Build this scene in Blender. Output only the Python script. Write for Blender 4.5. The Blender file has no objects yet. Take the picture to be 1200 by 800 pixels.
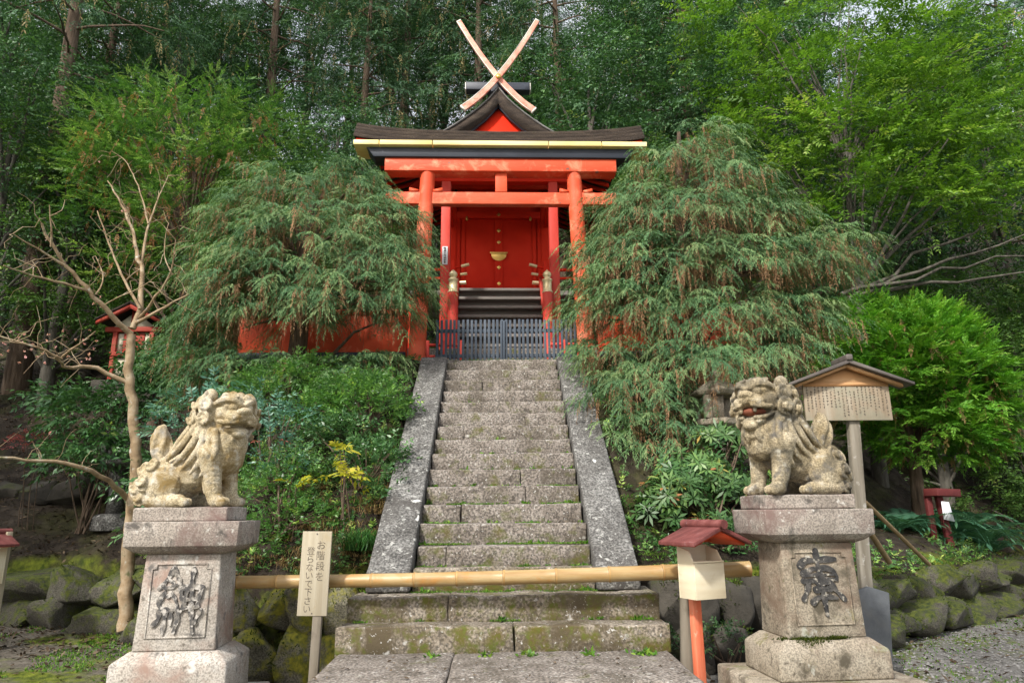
import bpy, bmesh, math, random
import numpy as np
from mathutils import Matrix, Vector

SC = bpy.context.scene
COL = SC.collection
R = math.radians

# ------------------------------------------------------------------ camera
CAM = Vector((0.0, 0.0, 1.5))
PITCH, YAW, ROLL = R(14.04), -0.015, R(-0.55)
CROT = Matrix.Rotation(YAW, 3, 'Z') @ Matrix.Rotation(R(90) + PITCH, 3, 'X') @ Matrix.Rotation(ROLL, 3, 'Z')
cd = bpy.data.cameras.new('camera'); cam = bpy.data.objects.new('camera', cd); COL.objects.link(cam)
cd.lens = 24.0; cd.sensor_width = 36.0; cd.clip_start = 0.05; cd.clip_end = 600
cam.matrix_world = Matrix.Translation(CAM) @ CROT.to_4x4()
SC.camera = cam

# ------------------------------------------------------------------ sky and sun
SUN_ELEV, SUN_AZ = R(43), R(213)          # azimuth measured from +Y towards +X: behind the camera, to the left
w = bpy.data.worlds.new('World'); SC.world = w; w.use_nodes = True
nt = w.node_tree; nt.nodes.clear()
sky = nt.nodes.new('ShaderNodeTexSky'); sky.sky_type = 'NISHITA'; sky.sun_disc = False
sky.sun_elevation = SUN_ELEV; sky.sun_rotation = SUN_AZ; sky.air_density = 1.0; sky.dust_density = 5.0; sky.ozone_density = 0.8
bg = nt.nodes.new('ShaderNodeBackground'); bg.inputs[1].default_value = 0.12
wo = nt.nodes.new('ShaderNodeOutputWorld')
# thin bright cloud over the clear sky, the same all round
tc = nt.nodes.new('ShaderNodeTexCoord'); cn = nt.nodes.new('ShaderNodeTexNoise'); cn.inputs['Scale'].default_value = 3.0; cn.inputs['Detail'].default_value = 6
nt.links.new(tc.outputs['Generated'], cn.inputs['Vector'])
cr_ = nt.nodes.new('ShaderNodeMapRange'); cr_.inputs['From Min'].default_value = 0.3; cr_.inputs['From Max'].default_value = 0.7; cr_.inputs['To Min'].default_value = 0.35; cr_.inputs['To Max'].default_value = 0.75
nt.links.new(cn.outputs['Fac'], cr_.inputs['Value'])
cm = nt.nodes.new('ShaderNodeMix'); cm.data_type = 'RGBA'; cm.inputs[7].default_value = (7.2, 7.3, 7.6, 1)
nt.links.new(cr_.outputs[0], cm.inputs[0]); nt.links.new(sky.outputs[0], cm.inputs[6])
nt.links.new(cm.outputs[2], bg.inputs[0]); nt.links.new(bg.outputs[0], wo.inputs[0])
sd = bpy.data.lights.new('sun', 'SUN'); sd.energy = 2.6; sd.angle = R(4.5); sd.color = (1.0, 0.965, 0.90)
sun = bpy.data.objects.new('sun', sd); COL.objects.link(sun)
to_sun = Vector((math.sin(SUN_AZ) * math.cos(SUN_ELEV), math.cos(SUN_AZ) * math.cos(SUN_ELEV), math.sin(SUN_ELEV)))
sun.rotation_euler = to_sun.to_track_quat('Z', 'Y').to_euler()
sun.location = to_sun * 60
SC.view_settings.view_transform = 'Standard'; SC.view_settings.look = 'None'
SC.view_settings.gamma = 1.0; SC.view_settings.use_curve_mapping = False
SC.view_settings.exposure = 0.98
SC.render.engine = 'CYCLES'
SC.cycles.use_denoising = True
SC.cycles.max_bounces = 6; SC.cycles.diffuse_bounces = 3; SC.cycles.transmission_bounces = 4; SC.cycles.glossy_bounces = 2
SC.cycles.use_adaptive_sampling = True; SC.cycles.adaptive_threshold = 0.02

rng = np.random.default_rng(7)
random.seed(7)

# ------------------------------------------------------------------ picture point -> place at a given depth (layout only)
def P(u, v, Y):
    d = CROT @ Vector(((u - 600) / 800, (400 - v) / 800, -1.0))
    t = Y / d.y
    return CAM + d * t
def A3(v): return np.array([v[0], v[1], v[2]], dtype=float)

# ------------------------------------------------------------------ materials
MATS = {}
def _n(nt, t, **kw):
    n = nt.nodes.new(t)
    for k, v in kw.items(): setattr(n, k, v)
    return n
def _ramp(nt, stops, fac, interp='LINEAR'):
    r = nt.nodes.new('ShaderNodeValToRGB'); e = r.color_ramp.elements; r.color_ramp.interpolation = interp
    while len(e) < len(stops): e.new(0.5)
    for i, (p, c) in enumerate(stops):
        e[i].position = p; e[i].color = (c[0], c[1], c[2], 1) if not isinstance(c, (int, float)) else (c, c, c, 1)
    nt.links.new(fac, r.inputs[0]); return r
def _mix(nt, a, b, fac, mode='MIX'):
    m = nt.nodes.new('ShaderNodeMix'); m.data_type = 'RGBA'; m.blend_type = mode
    for sock, val in ((m.inputs[0], fac), (m.inputs[6], a), (m.inputs[7], b)):
        if hasattr(val, 'is_output'): nt.links.new(val, sock)
        elif isinstance(val, (int, float)): sock.default_value = val
        else: sock.default_value = (val[0], val[1], val[2], 1)
    return m.outputs[2]
def _noise(nt, pos, scale, detail=6, rough=0.6, dist=0.0):
    n = nt.nodes.new('ShaderNodeTexNoise'); n.inputs['Scale'].default_value = scale
    n.inputs['Detail'].default_value = detail; n.inputs['Roughness'].default_value = rough
    n.inputs['Distortion'].default_value = dist
    nt.links.new(pos, n.inputs['Vector']); return n.outputs['Fac']
def base_mat(name):
    m = bpy.data.materials.new(name); m.use_nodes = True; nt = m.node_tree
    b = nt.nodes['Principled BSDF']; return m, nt, b
def pmat(name, cols, scale=3.0, rough=0.8, bump=0.3, bscale=30.0, speck=None, stain=None, moss=None, lichen=None,
         stretch=None, metallic=0.0, spec=0.4, coat=0.0, dist=0.02):
    """procedural surface: base colour from noise, grain (speck), stains, moss and lichen patches, bump"""
    m, nt, b = base_mat(name)
    g = _n(nt, 'ShaderNodeNewGeometry'); pos = g.outputs['Position']
    if stretch:
        mp = _n(nt, 'ShaderNodeMapping'); mp.inputs['Scale'].default_value = stretch
        nt.links.new(pos, mp.inputs[0]); gp = mp.outputs[0]
    else: gp = pos
    f = _noise(nt, gp, scale, 8)
    n = len(cols)
    col = _ramp(nt, [(0.3 + 0.4 * i / max(1, n - 1), c) for i, c in enumerate(cols)], f).outputs[0]
    if speck:                                   # (scale, dark multiplier, light multiplier)
        s = _noise(nt, gp, speck[0], 2, 0.5)
        r = _ramp(nt, [(0.38, speck[1]), (0.5, 1.0), (0.62, speck[2])], s)
        col = _mix(nt, col, r.outputs[0], 1.0, 'MULTIPLY')
    if stain:                                   # (scale, colour, low, high)
        s = _noise(nt, pos, stain[0], 6, 0.65, 0.6)
        r = _ramp(nt, [(stain[2], 0.0), (stain[3], 1.0)], s)
        col = _mix(nt, col, stain[1], r.outputs[0])
    if lichen:
        for (sc_, c_, lo, hi) in lichen:
            s = _noise(nt, pos, sc_, 4, 0.6, 0.3)
            r = _ramp(nt, [(lo, 0.0), (hi, 1.0)], s)
            col = _mix(nt, col, c_, r.outputs[0])
    if moss:                                    # (scale, colour a, colour b, low, high, weight of upward facing)
        s = _noise(nt, pos, moss[0], 7, 0.65)
        sx = _n(nt, 'ShaderNodeSeparateXYZ'); nt.links.new(g.outputs['Normal'], sx.inputs[0])
        ma = _n(nt, 'ShaderNodeMath', operation='MULTIPLY_ADD'); nt.links.new(sx.outputs[2], ma.inputs[0])
        ma.inputs[1].default_value = moss[5]; nt.links.new(s, ma.inputs[2])
        r = _ramp(nt, [(moss[3], 0.0), (moss[4], 1.0)], ma.outputs[0])
        mc = _ramp(nt, [(0.35, moss[1]), (0.65, moss[2])], _noise(nt, pos, moss[0] * 4, 4)).outputs[0]
        col = _mix(nt, col, mc, r.outputs[0])
    nt.links.new(col, b.inputs['Base Color'])
    b.inputs['Roughness'].default_value = rough; b.inputs['Metallic'].default_value = metallic
    b.inputs['Specular IOR Level'].default_value = spec
    if coat: b.inputs['Coat Weight'].default_value = coat; b.inputs['Coat Roughness'].default_value = 0.3
    if bump:
        bp = _n(nt, 'ShaderNodeBump'); bp.inputs['Strength'].default_value = bump; bp.inputs['Distance'].default_value = dist
        nt.links.new(_noise(nt, gp, bscale, 8, 0.65), bp.inputs['Height']); nt.links.new(bp.outputs[0], b.inputs['Normal'])
    MATS[name] = m; return m
def fol(name, stops, trans=0.3, rough=0.55, spec=0.35, patch=1.2):
    """foliage: colour by the leaf's own random number, broad natural patches, some light passing through"""
    m, nt, b = base_mat(name)
    at = _n(nt, 'ShaderNodeAttribute'); at.attribute_name = 'rnd'
    col = _ramp(nt, stops, at.outputs['Fac']).outputs[0]
    g = _n(nt, 'ShaderNodeNewGeometry')
    pr = _ramp(nt, [(0.3, 0.72), (0.7, 1.25)], _noise(nt, g.outputs['Position'], patch, 3))
    col = _mix(nt, col, pr.outputs[0], 1.0, 'MULTIPLY')
    nt.links.new(col, b.inputs['Base Color']); b.inputs['Roughness'].default_value = rough
    b.inputs['Specular IOR Level'].default_value = spec
    if trans:
        t = _n(nt, 'ShaderNodeBsdfTranslucent'); nt.links.new(_mix(nt, col, (1.15, 1.25, 0.6), 1.0, 'MULTIPLY'), t.inputs[0])
        mx = _n(nt, 'ShaderNodeMixShader'); mx.inputs[0].default_value = trans
        nt.links.new(b.outputs[0], mx.inputs[1]); nt.links.new(t.outputs[0], mx.inputs[2])
        nt.links.new(mx.outputs[0], nt.nodes['Material Output'].inputs[0])
    MATS[name] = m; return m

# ------------------------------------------------------------------ things and parts
ORG = {}
def thing(name, label, cat, loc=(0, 0, 0), rz=0.0, group=None):
    o = bpy.data.objects.new(name, None); COL.objects.link(o); o.empty_display_size = 0.2
    o.location = loc; o.rotation_euler = (0, 0, rz); o['label'] = label; o['category'] = cat
    if group: o['group'] = group
    ORG[o.name] = (np.array(loc, float), rz); return o
def tag(o, label, cat, group=None, kind=None):
    o['label'] = label; o['category'] = cat
    if group: o['group'] = group
    if kind: o['kind'] = kind
    return o
def smooth(me):
    me.polygons.foreach_set('use_smooth', np.ones(len(me.polygons), dtype=bool)); me.update()
class MB:
    """collects shapes in world coordinates; build() links them as one mesh under a thing"""
    def __init__(s): s.v = []; s.f = []; s.r = []; s.n = 0
    def add(s, v, faces, rnd=None):
        v = np.asarray(v, float).reshape(-1, 3); o = s.n; s.v.append(v); s.n += len(v)
        if isinstance(faces, np.ndarray): faces = [faces]
        else:
            d = {}
            for f in faces: d.setdefault(len(f), []).append(f)
            faces = [np.array(x) for x in d.values()]
        for fa in faces:
            s.f.append(fa + o)
            s.r.append(np.full(len(fa), 0.5) if rnd is None else (np.full(len(fa), rnd) if np.isscalar(rnd) else np.asarray(rnd)))
        return s
    def box(s, c, size, M=None):
        x, y, z = [q / 2 for q in size]
        v = np.array([(-x, -y, -z), (x, -y, -z), (x, y, -z), (-x, y, -z), (-x, -y, z), (x, -y, z), (x, y, z), (-x, y, z)])
        if M is not None: v = v @ np.array(M).T
        v = v + np.array(c)
        return s.add(v, np.array([(0, 3, 2, 1), (4, 5, 6, 7), (0, 1, 5, 4), (1, 2, 6, 5), (2, 3, 7, 6), (3, 0, 4, 7)]))
    def box2(s, a, b):
        a = np.array(a); b = np.array(b); return s.box((a + b) / 2, np.abs(b - a))
    def frust(s, c, b0, b1, z0, z1):       # square frustum: half sizes (x,y) at bottom and top
        v = []
        for (hx, hy), z in ((b0, z0), (b1, z1)):
            v += [(c[0] - hx, c[1] - hy, z), (c[0] + hx, c[1] - hy, z), (c[0] + hx, c[1] + hy, z), (c[0] - hx, c[1] + hy, z)]
        return s.add(v, np.array([(0, 3, 2, 1), (4, 5, 6, 7), (0, 1, 5, 4), (1, 2, 6, 5), (2, 3, 7, 6), (3, 0, 4, 7)]))
    def loft(s, rings, cap=True):          # stack of closed rings with the same point count
        k = len(rings[0]); v = np.concatenate([np.asarray(r, float) for r in rings]); f = []
        for i in range(len(rings) - 1):
            for j in range(k):
                f.append((i * k + j, i * k + (j + 1) % k, (i + 1) * k + (j + 1) % k, (i + 1) * k + j))
        if cap: f.append(tuple(range(k - 1, -1, -1))); f.append(tuple(range((len(rings) - 1) * k, len(rings) * k)))
        return s.add(v, f)
    def lathe(s, c, prof, n=16):           # prof: (radius, z)
        a = np.arange(n) * 2 * math.pi / n
        return s.loft([np.stack([c[0] + r * np.cos(a), c[1] + r * np.sin(a), np.full(n, c[2] + z)], 1) for r, z in prof])
    def tube(s, pts, rad, n=6, rnd=0.5):
        pts = np.asarray(pts, float); m = len(pts)
        rad = np.full(m, rad) if np.isscalar(rad) else np.asarray(rad, float)
        T = np.gradient(pts, axis=0); T /= np.linalg.norm(T, axis=1)[:, None] + 1e-9
        ref = np.array([0.0, 0, 1]) if abs(T[0][2]) < 0.9 else np.array([1.0, 0, 0])
        a = np.arange(n) * 2 * math.pi / n; V = []
        nrm = np.cross(T[0], ref); nrm /= np.linalg.norm(nrm)
        for i in range(m):
            nrm = nrm - T[i] * np.dot(nrm, T[i]); nrm /= np.linalg.norm(nrm) + 1e-9
            b = np.cross(T[i], nrm)
            V.append(pts[i] + rad[i] * (np.cos(a)[:, None] * nrm + np.sin(a)[:, None] * b))
        V = np.concatenate(V); i = np.arange(m - 1)[:, None] * n; j = np.arange(n)[None, :]; j2 = (j + 1) % n
        F = np.stack([i + j, i + j2, i + n + j2, i + n + j], -1).reshape(-1, 4)
        s.add(V, F, rnd)
        s.add(np.concatenate([V[:n][::-1], V[-n:]]), [tuple(range(n)), tuple(range(n, 2 * n))], rnd); return s
    def poly(s, prof, a, b, fn):           # closed 2D profile swept from a to b; fn(p, q, t) -> world point
        n = len(prof); v = [fn(p[0], p[1], a) for p in prof] + [fn(p[0], p[1], b) for p in prof]
        f = [(i, (i + 1) % n, n + (i + 1) % n, n + i) for i in range(n)] + [tuple(range(n - 1, -1, -1)), tuple(range(n, 2 * n))]
        return s.add(v, f)
    def mesh(s, name, org=(0, 0, 0), rz=0.0):
        v = np.concatenate(s.v) - np.array(org)
        if rz:
            c, sn = math.cos(-rz), math.sin(-rz)
            v = np.stack([v[:, 0] * c - v[:, 1] * sn, v[:, 0] * sn + v[:, 1] * c, v[:, 2]], 1)
        me = bpy.data.meshes.new(name); me.vertices.add(len(v)); me.vertices.foreach_set('co', v.astype(np.float32).ravel())
        loops = np.concatenate([f.ravel() for f in s.f]).astype(np.int32)
        tot = np.concatenate([np.full(len(f), f.shape[1]) for f in s.f]).astype(np.int32)
        st = np.concatenate([[0], np.cumsum(tot)[:-1]]).astype(np.int32)
        me.loops.add(len(loops)); me.loops.foreach_set('vertex_index', loops)
        me.polygons.add(len(tot)); me.polygons.foreach_set('loop_start', st)
        me.update(calc_edges=True)
        a = me.attributes.new('rnd', 'FLOAT', 'FACE'); a.data.foreach_set('value', np.concatenate(s.r).astype(np.float32))
        return me
    def build(s, name, m, parent=None, bevel=0, sm=False, loc=None):
        if parent is not None: org, rz = ORG[parent.name]
        else: org, rz = (np.array(loc, float) if loc is not None else np.zeros(3)), 0.0
        me = s.mesh(name, org, rz); me.materials.append(MATS[m])
        if sm: smooth(me)
        o = bpy.data.objects.new(name, me); COL.objects.link(o)
        if parent is not None: o.parent = parent
        else: o.location = org
        ORG[o.name] = (org, rz)
        if bevel:
            b = o.modifiers.new('edge', 'BEVEL'); b.width = bevel; b.segments = 2; b.limit_method = 'ANGLE'; b.angle_limit = R(40)
        return o
def inst(name, me, parent, loc, rot=(0, 0, 0), scale=(1, 1, 1), bevel=0):
    """a piece that shares its mesh; loc in world coordinates"""
    o = bpy.data.objects.new(name, me); COL.objects.link(o)
    if parent is not None:
        org, rz = ORG[parent.name]; l = np.array(loc, float) - org
        c, sn = math.cos(-rz), math.sin(-rz); l = np.array([l[0] * c - l[1] * sn, l[0] * sn + l[1] * c, l[2]]); o.parent = parent
    else: l = loc
    o.location = l; o.rotation_euler = rot; o.scale = scale
    if bevel:
        b = o.modifiers.new('edge', 'BEVEL'); b.width = bevel; b.segments = 2
    ORG[o.name] = (np.array(loc, float), 0.0)
    return o
def copy_tree(o, parent=None):
    c = o.copy(); COL.objects.link(c); c.parent = parent
    for ch in o.children: copy_tree(ch, c)
    return c
def struct(o): o['kind'] = 'structure'; return o
def rotm(ax, ang): return np.array(Matrix.Rotation(ang, 3, ax))

# small value-noise for uneven shapes
def vnoise(p, seed=0):
    p = np.asarray(p, float); i = np.floor(p).astype(np.int64); f = p - i; f = f * f * (3 - 2 * f); out = 0
    def h(a):
        n = (a[..., 0] * 374761393 + a[..., 1] * 668265263 + a[..., 2] * 2147483647 + seed * 974711) & 0x7fffffff
        n = ((n ^ (n >> 13)) * 1274126177) & 0x7fffffff; return (n ^ (n >> 16)) % 10007 / 10007.0
    for dx in (0, 1):
        for dy in (0, 1):
            for dz in (0, 1):
                wgt = (f[..., 0] if dx else 1 - f[..., 0]) * (f[..., 1] if dy else 1 - f[..., 1]) * (f[..., 2] if dz else 1 - f[..., 2])
                out = out + wgt * h(i + np.array([dx, dy, dz]))
    return out
def rough_block(size, sub=4, amp=0.008, freq=6.0, seed=0, bev=0.016):
    """a hewn block: box cut along its length, worn edges, uneven faces; local coordinates"""
    bm = bmesh.new(); bmesh.ops.create_cube(bm, size=1.0); bmesh.ops.scale(bm, vec=size, verts=bm.verts[:])
    bmesh.ops.bevel(bm, geom=bm.edges[:], offset=bev, segments=2, profile=0.5, affect='EDGES')
    n = max(2, int(size[0] / 0.16))
    for k in range(1, n):
        x = -size[0] / 2 + size[0] * k / n
        bmesh.ops.bisect_plane(bm, geom=bm.verts[:] + bm.edges[:] + bm.faces[:], plane_co=(x, 0, 0), plane_no=(1, 0, 0))
    for (ax, c) in ((1, -size[1] / 6), (1, size[1] / 6), (2, 0)):
        no = [0, 0, 0]; no[ax] = 1; co_ = [0, 0, 0]; co_[ax] = c
        bmesh.ops.bisect_plane(bm, geom=bm.verts[:] + bm.edges[:] + bm.faces[:], plane_co=co_, plane_no=no)
    co = np.array([v.co[:] for v in bm.verts])
    d = np.stack([vnoise(co * freq + 13.1 * k + seed * 7.7, seed + k) for k in range(3)], 1) - 0.5
    d2 = np.stack([vnoise(co * freq * 3 + 3.1 * k + seed * 2.7, seed + k) for k in range(3)], 1) - 0.5
    co = co + d * 2 * amp + d2 * amp
    for v, c in zip(bm.verts, co): v.co = c
    me = bpy.data.meshes.new('block'); bm.to_mesh(me); bm.free(); return me
def boulder(seed, npts=20, power=5.0):
    """a quarried stone: hull of scattered points with worn edges"""
    rs = np.random.default_rng(seed); bm = bmesh.new()
    p = rs.normal(size=(npts, 3)); p /= (np.abs(p) ** power).sum(1)[:, None] ** (1 / power); p *= rs.uniform(0.86, 1.06, (npts, 1))
    for c in p: bm.verts.new(c)
    r_ = bmesh.ops.convex_hull(bm, input=bm.verts[:])
    for g_ in r_['geom_interior'] + r_['geom_unused']:
        if isinstance(g_, bmesh.types.BMVert) and g_.is_valid: bm.verts.remove(g_)
    bmesh.ops.dissolve_limit(bm, angle_limit=0.25, verts=bm.verts[:], edges=bm.edges[:])
    bmesh.ops.bevel(bm, geom=bm.edges[:], offset=0.09, segments=2, profile=0.5, affect='EDGES', clamp_overlap=True)
    bmesh.ops.triangulate(bm, faces=bm.faces[:])
    big = [e for e in bm.edges if e.calc_length() > 0.35]
    bmesh.ops.subdivide_edges(bm, edges=big, cuts=1)
    co = np.array([v.co[:] for v in bm.verts]); d = np.stack([vnoise(co * 2.6 + 9.1 * k + seed, seed + k) for k in range(3)], 1) - 0.5; d2 = np.stack([vnoise(co * 7 + 5.1 * k + seed, seed + k) for k in range(3)], 1) - 0.5
    co = co + d * 0.16 + d2 * 0.06
    for v, c in zip(bm.verts, co): v.co = c
    me = bpy.data.meshes.new('stone'); bm.to_mesh(me); bm.free(); smooth(me); return me
# ------------------------------------------------------------------ the materials of the place
GREEN_MOSS = ((0.055, 0.085, 0.012), (0.13, 0.16, 0.02))
pmat('granite_step', [(0.096, 0.081, 0.065), (0.168, 0.146, 0.126), (0.232, 0.208, 0.183)], 5, 0.9, 0.5, 45, speck=(46, 0.50, 1.55),
     stain=(2.2, (0.075, 0.062, 0.045), 0.5, 0.72), moss=(4.5, (0.10, 0.07, 0.014), (0.075, 0.09, 0.016), 0.54, 0.68, -0.06),
     lichen=[(9, (0.42, 0.41, 0.38), 0.66, 0.72), (34, (0.46, 0.45, 0.42), 0.62, 0.68)], dist=0.012)
pmat('granite_step_mossy', [(0.111, 0.088, 0.063), (0.178, 0.152, 0.118), (0.255, 0.224, 0.185)], 5, 0.92, 0.6, 45, speck=(46, 0.50, 1.55),
     stain=(2.4, (0.08, 0.062, 0.035), 0.46, 0.62), moss=(5.5, (0.10, 0.068, 0.012), (0.085, 0.10, 0.016), 0.46, 0.60, -0.10),
     lichen=[(9, (0.42, 0.41, 0.38), 0.66, 0.72), (34, (0.46, 0.45, 0.42), 0.62, 0.68)], dist=0.014)
pmat('granite_coping', [(0.066, 0.063, 0.058), (0.112, 0.109, 0.102), (0.178, 0.175, 0.165)], 4, 0.9, 0.5, 45, speck=(46, 0.48, 1.6),
     stain=(1.6, (0.06, 0.055, 0.05), 0.5, 0.7), lichen=[(5, (0.5, 0.5, 0.47), 0.66, 0.70), (14, (0.36, 0.36, 0.335), 0.60, 0.68), (36, (0.42, 0.42, 0.395), 0.64, 0.70)], dist=0.012)
pmat('granite_pedestal', [(0.267, 0.235, 0.200), (0.368, 0.334, 0.290), (0.442, 0.414, 0.375)], 3.5, 0.88, 0.35, 60, speck=(80, 0.70, 1.25),
     stain=(2.5, (0.27, 0.185, 0.148), 0.50, 0.68), lichen=[(7, (0.12, 0.11, 0.10), 0.57, 0.70), (22, (0.16, 0.14, 0.115), 0.60, 0.68), (6, (0.55, 0.54, 0.50), 0.64, 0.72)], dist=0.008)
pmat('granite_pedestal_mossy', [(0.221, 0.186, 0.137), (0.313, 0.270, 0.206), (0.386, 0.344, 0.274)], 3.5, 0.9, 0.4, 60, speck=(80, 0.66, 1.28),
     stain=(2.2, (0.17, 0.12, 0.085), 0.48, 0.68), lichen=[(6, (0.10, 0.085, 0.06), 0.54, 0.68), (20, (0.12, 0.10, 0.075), 0.58, 0.68), (5, (0.52, 0.52, 0.46), 0.63, 0.69)],
     moss=(5, (0.09, 0.080, 0.015), (0.15, 0.14, 0.03), 0.60, 0.74, 0.06), dist=0.008)
pmat('granite_cap', [(0.17, 0.145, 0.122), (0.28, 0.245, 0.21), (0.38, 0.345, 0.305)], 3.0, 0.9, 0.4, 60, speck=(80, 0.64, 1.3),
     stain=(2.2, (0.17, 0.115, 0.10), 0.46, 0.64), lichen=[(6, (0.09, 0.08, 0.07), 0.56, 0.68), (24, (0.46, 0.44, 0.40), 0.62, 0.68)], dist=0.008)
pmat('lion_stone', [(0.279, 0.219, 0.118), (0.428, 0.363, 0.245), (0.521, 0.465, 0.363)], 5.0, 0.9, 0.6, 40, speck=(80, 0.7, 1.22),
     stain=(4.5, (0.22, 0.15, 0.055), 0.48, 0.64), lichen=[(5, (0.24, 0.225, 0.195), 0.56, 0.70), (16, (0.19, 0.165, 0.12), 0.61, 0.70), (10, (0.52, 0.49, 0.42), 0.60, 0.74)], dist=0.012)
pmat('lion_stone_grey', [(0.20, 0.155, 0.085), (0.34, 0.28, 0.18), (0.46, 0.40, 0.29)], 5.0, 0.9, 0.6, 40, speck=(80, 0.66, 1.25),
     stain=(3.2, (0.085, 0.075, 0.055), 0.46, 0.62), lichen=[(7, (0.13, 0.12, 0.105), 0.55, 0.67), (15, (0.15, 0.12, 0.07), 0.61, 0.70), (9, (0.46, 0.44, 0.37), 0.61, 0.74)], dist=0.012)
pmat('mouth_red', [(0.16, 0.045, 0.025), (0.27, 0.09, 0.05)], 14, 0.85, 0.3, 60)
pmat('carved_black', [(0.018, 0.018, 0.02), (0.05, 0.048, 0.046), (0.12, 0.11, 0.10)], 16, 0.85, 0.4, 60, lichen=[(24, (0.34, 0.31, 0.26), 0.58, 0.66)])
pmat('carved_worn', [(0.03, 0.03, 0.033), (0.09, 0.085, 0.08), (0.30, 0.27, 0.23)], 18, 0.85, 0.4, 60, lichen=[(20, (0.45, 0.42, 0.38), 0.50, 0.60)])
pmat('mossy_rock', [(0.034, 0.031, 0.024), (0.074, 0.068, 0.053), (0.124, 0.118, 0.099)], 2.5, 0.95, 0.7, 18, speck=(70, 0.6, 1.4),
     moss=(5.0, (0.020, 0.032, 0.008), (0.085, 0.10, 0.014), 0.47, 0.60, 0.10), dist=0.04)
pmat('bright_moss_rock', [(0.068, 0.060, 0.038), (0.135, 0.124, 0.090), (0.210, 0.195, 0.150)], 3, 0.95, 0.7, 18, speck=(70, 0.6, 1.4),
     moss=(4.5, (0.05, 0.065, 0.010), (0.24, 0.22, 0.022), 0.46, 0.60, 0.08), dist=0.03)
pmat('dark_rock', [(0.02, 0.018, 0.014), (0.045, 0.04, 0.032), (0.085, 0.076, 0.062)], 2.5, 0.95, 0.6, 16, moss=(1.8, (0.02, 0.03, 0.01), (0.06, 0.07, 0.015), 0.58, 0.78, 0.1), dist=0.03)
pmat('vermilion', [(0.526, 0.056, 0.017), (0.639, 0.078, 0.025), (0.714, 0.111, 0.043)], 1.6, 0.55, 0.12, 30, stretch=(1, 1, 0.4), stain=(3.0, (0.74, 0.24, 0.12), 0.60, 0.74), spec=0.3)
pmat('vermilion_worn', [(0.545, 0.061, 0.020), (0.658, 0.087, 0.032), (0.733, 0.144, 0.068)], 1.6, 0.6, 0.25, 30, stretch=(0.3, 1, 1),
     stain=(3.0, (0.78, 0.30, 0.17), 0.52, 0.70), lichen=[(4.2, (0.20, 0.11, 0.08), 0.655, 0.68)], spec=0.3)
pmat('shrine_red', [(0.56, 0.018, 0.005), (0.66, 0.024, 0.006), (0.71, 0.036, 0.010)], 1.2, 0.6, 0.08, 30, spec=0.15)
pmat('shrine_red_faded', [(0.46, 0.028, 0.016), (0.57, 0.052, 0.034), (0.61, 0.095, 0.068)], 1.5, 0.6, 0.12, 30, stretch=(1, 1, 0.5), spec=0.3)
pmat('red_paint_dull', [(0.063, 0.008, 0.008), (0.105, 0.014, 0.014), (0.126, 0.028, 0.024)], 3, 0.75, 0.25, 30)  # old red paint, darkened so the colour carries the stand's shade
pmat('red_paint_old', [(0.238, 0.025, 0.015), (0.340, 0.043, 0.024), (0.374, 0.076, 0.043)], 3, 0.7, 0.25, 30)
pmat('salmon_paint', [(0.62, 0.20, 0.13), (0.72, 0.34, 0.25), (0.80, 0.52, 0.42)], 4, 0.65, 0.2, 30, stain=(7, (0.55, 0.13, 0.08), 0.55, 0.68))
pmat('white_paint', [(0.68, 0.64, 0.56), (0.80, 0.77, 0.70)], 4, 0.7, 0.1, 30)
pmat('cream_plaster', [(0.50, 0.46, 0.34), (0.62, 0.57, 0.44)], 3, 0.9, 0.15, 30)
pmat('black_lacquer', [(0.018, 0.022, 0.032), (0.03, 0.036, 0.05), (0.05, 0.058, 0.075)], 2, 0.5, 0.12, 30, stretch=(0.3, 1, 1), spec=0.4)
pmat('pale_gold', [(0.66, 0.50, 0.16), (0.78, 0.64, 0.27), (0.84, 0.74, 0.42)], 2.2, 0.5, 0.15, 12, stretch=(0.3, 1, 1), spec=0.4)
pmat('gilt', [(0.72, 0.45, 0.10), (0.85, 0.60, 0.20)], 10, 0.32, 0.1, 40, metallic=0.85)
pmat('gilt_pale', [(0.80, 0.66, 0.34), (0.90, 0.80, 0.52)], 10, 0.4, 0.1, 40, metallic=0.5)
pmat('cypress_bark_roof', [(0.022, 0.016, 0.012), (0.043, 0.031, 0.023), (0.068, 0.051, 0.037)], 5, 0.95, 0.8, 90, speck=(160, 0.5, 1.6),
     stretch=(0.5, 0.5, 2.0), moss=(2.5, (0.06, 0.06, 0.025), (0.09, 0.085, 0.03), 0.66, 0.86, 0.08), dist=0.02)
pmat('grey_edge', [(0.12, 0.115, 0.11), (0.2, 0.19, 0.18)], 5, 0.8, 0.2, 30)
pmat('weathered_wood', [(0.11, 0.095, 0.085), (0.19, 0.17, 0.15), (0.30, 0.275, 0.25)], 3, 0.85, 0.35, 22, stretch=(0.12, 1, 2.2), dist=0.01)
pmat('picket_paint', [(0.035, 0.048, 0.068), (0.058, 0.075, 0.10), (0.10, 0.12, 0.15)], 3, 0.75, 0.3, 30, stretch=(2, 2, 0.2), dist=0.008)
pmat('old_post_wood', [(0.10, 0.085, 0.062), (0.20, 0.175, 0.135), (0.33, 0.30, 0.25)], 4, 0.9, 0.6, 30, stretch=(2, 2, 0.12), dist=0.012,
     lichen=[(10, (0.38, 0.36, 0.32), 0.62, 0.7)])
pmat('grey_post_wood', [(0.088, 0.073, 0.050), (0.149, 0.127, 0.096), (0.198, 0.172, 0.134)], 4, 0.9, 0.5, 30, stretch=(2, 2, 0.12), dist=0.012,
     stain=(4, (0.10, 0.085, 0.06), 0.52, 0.7))
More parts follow.
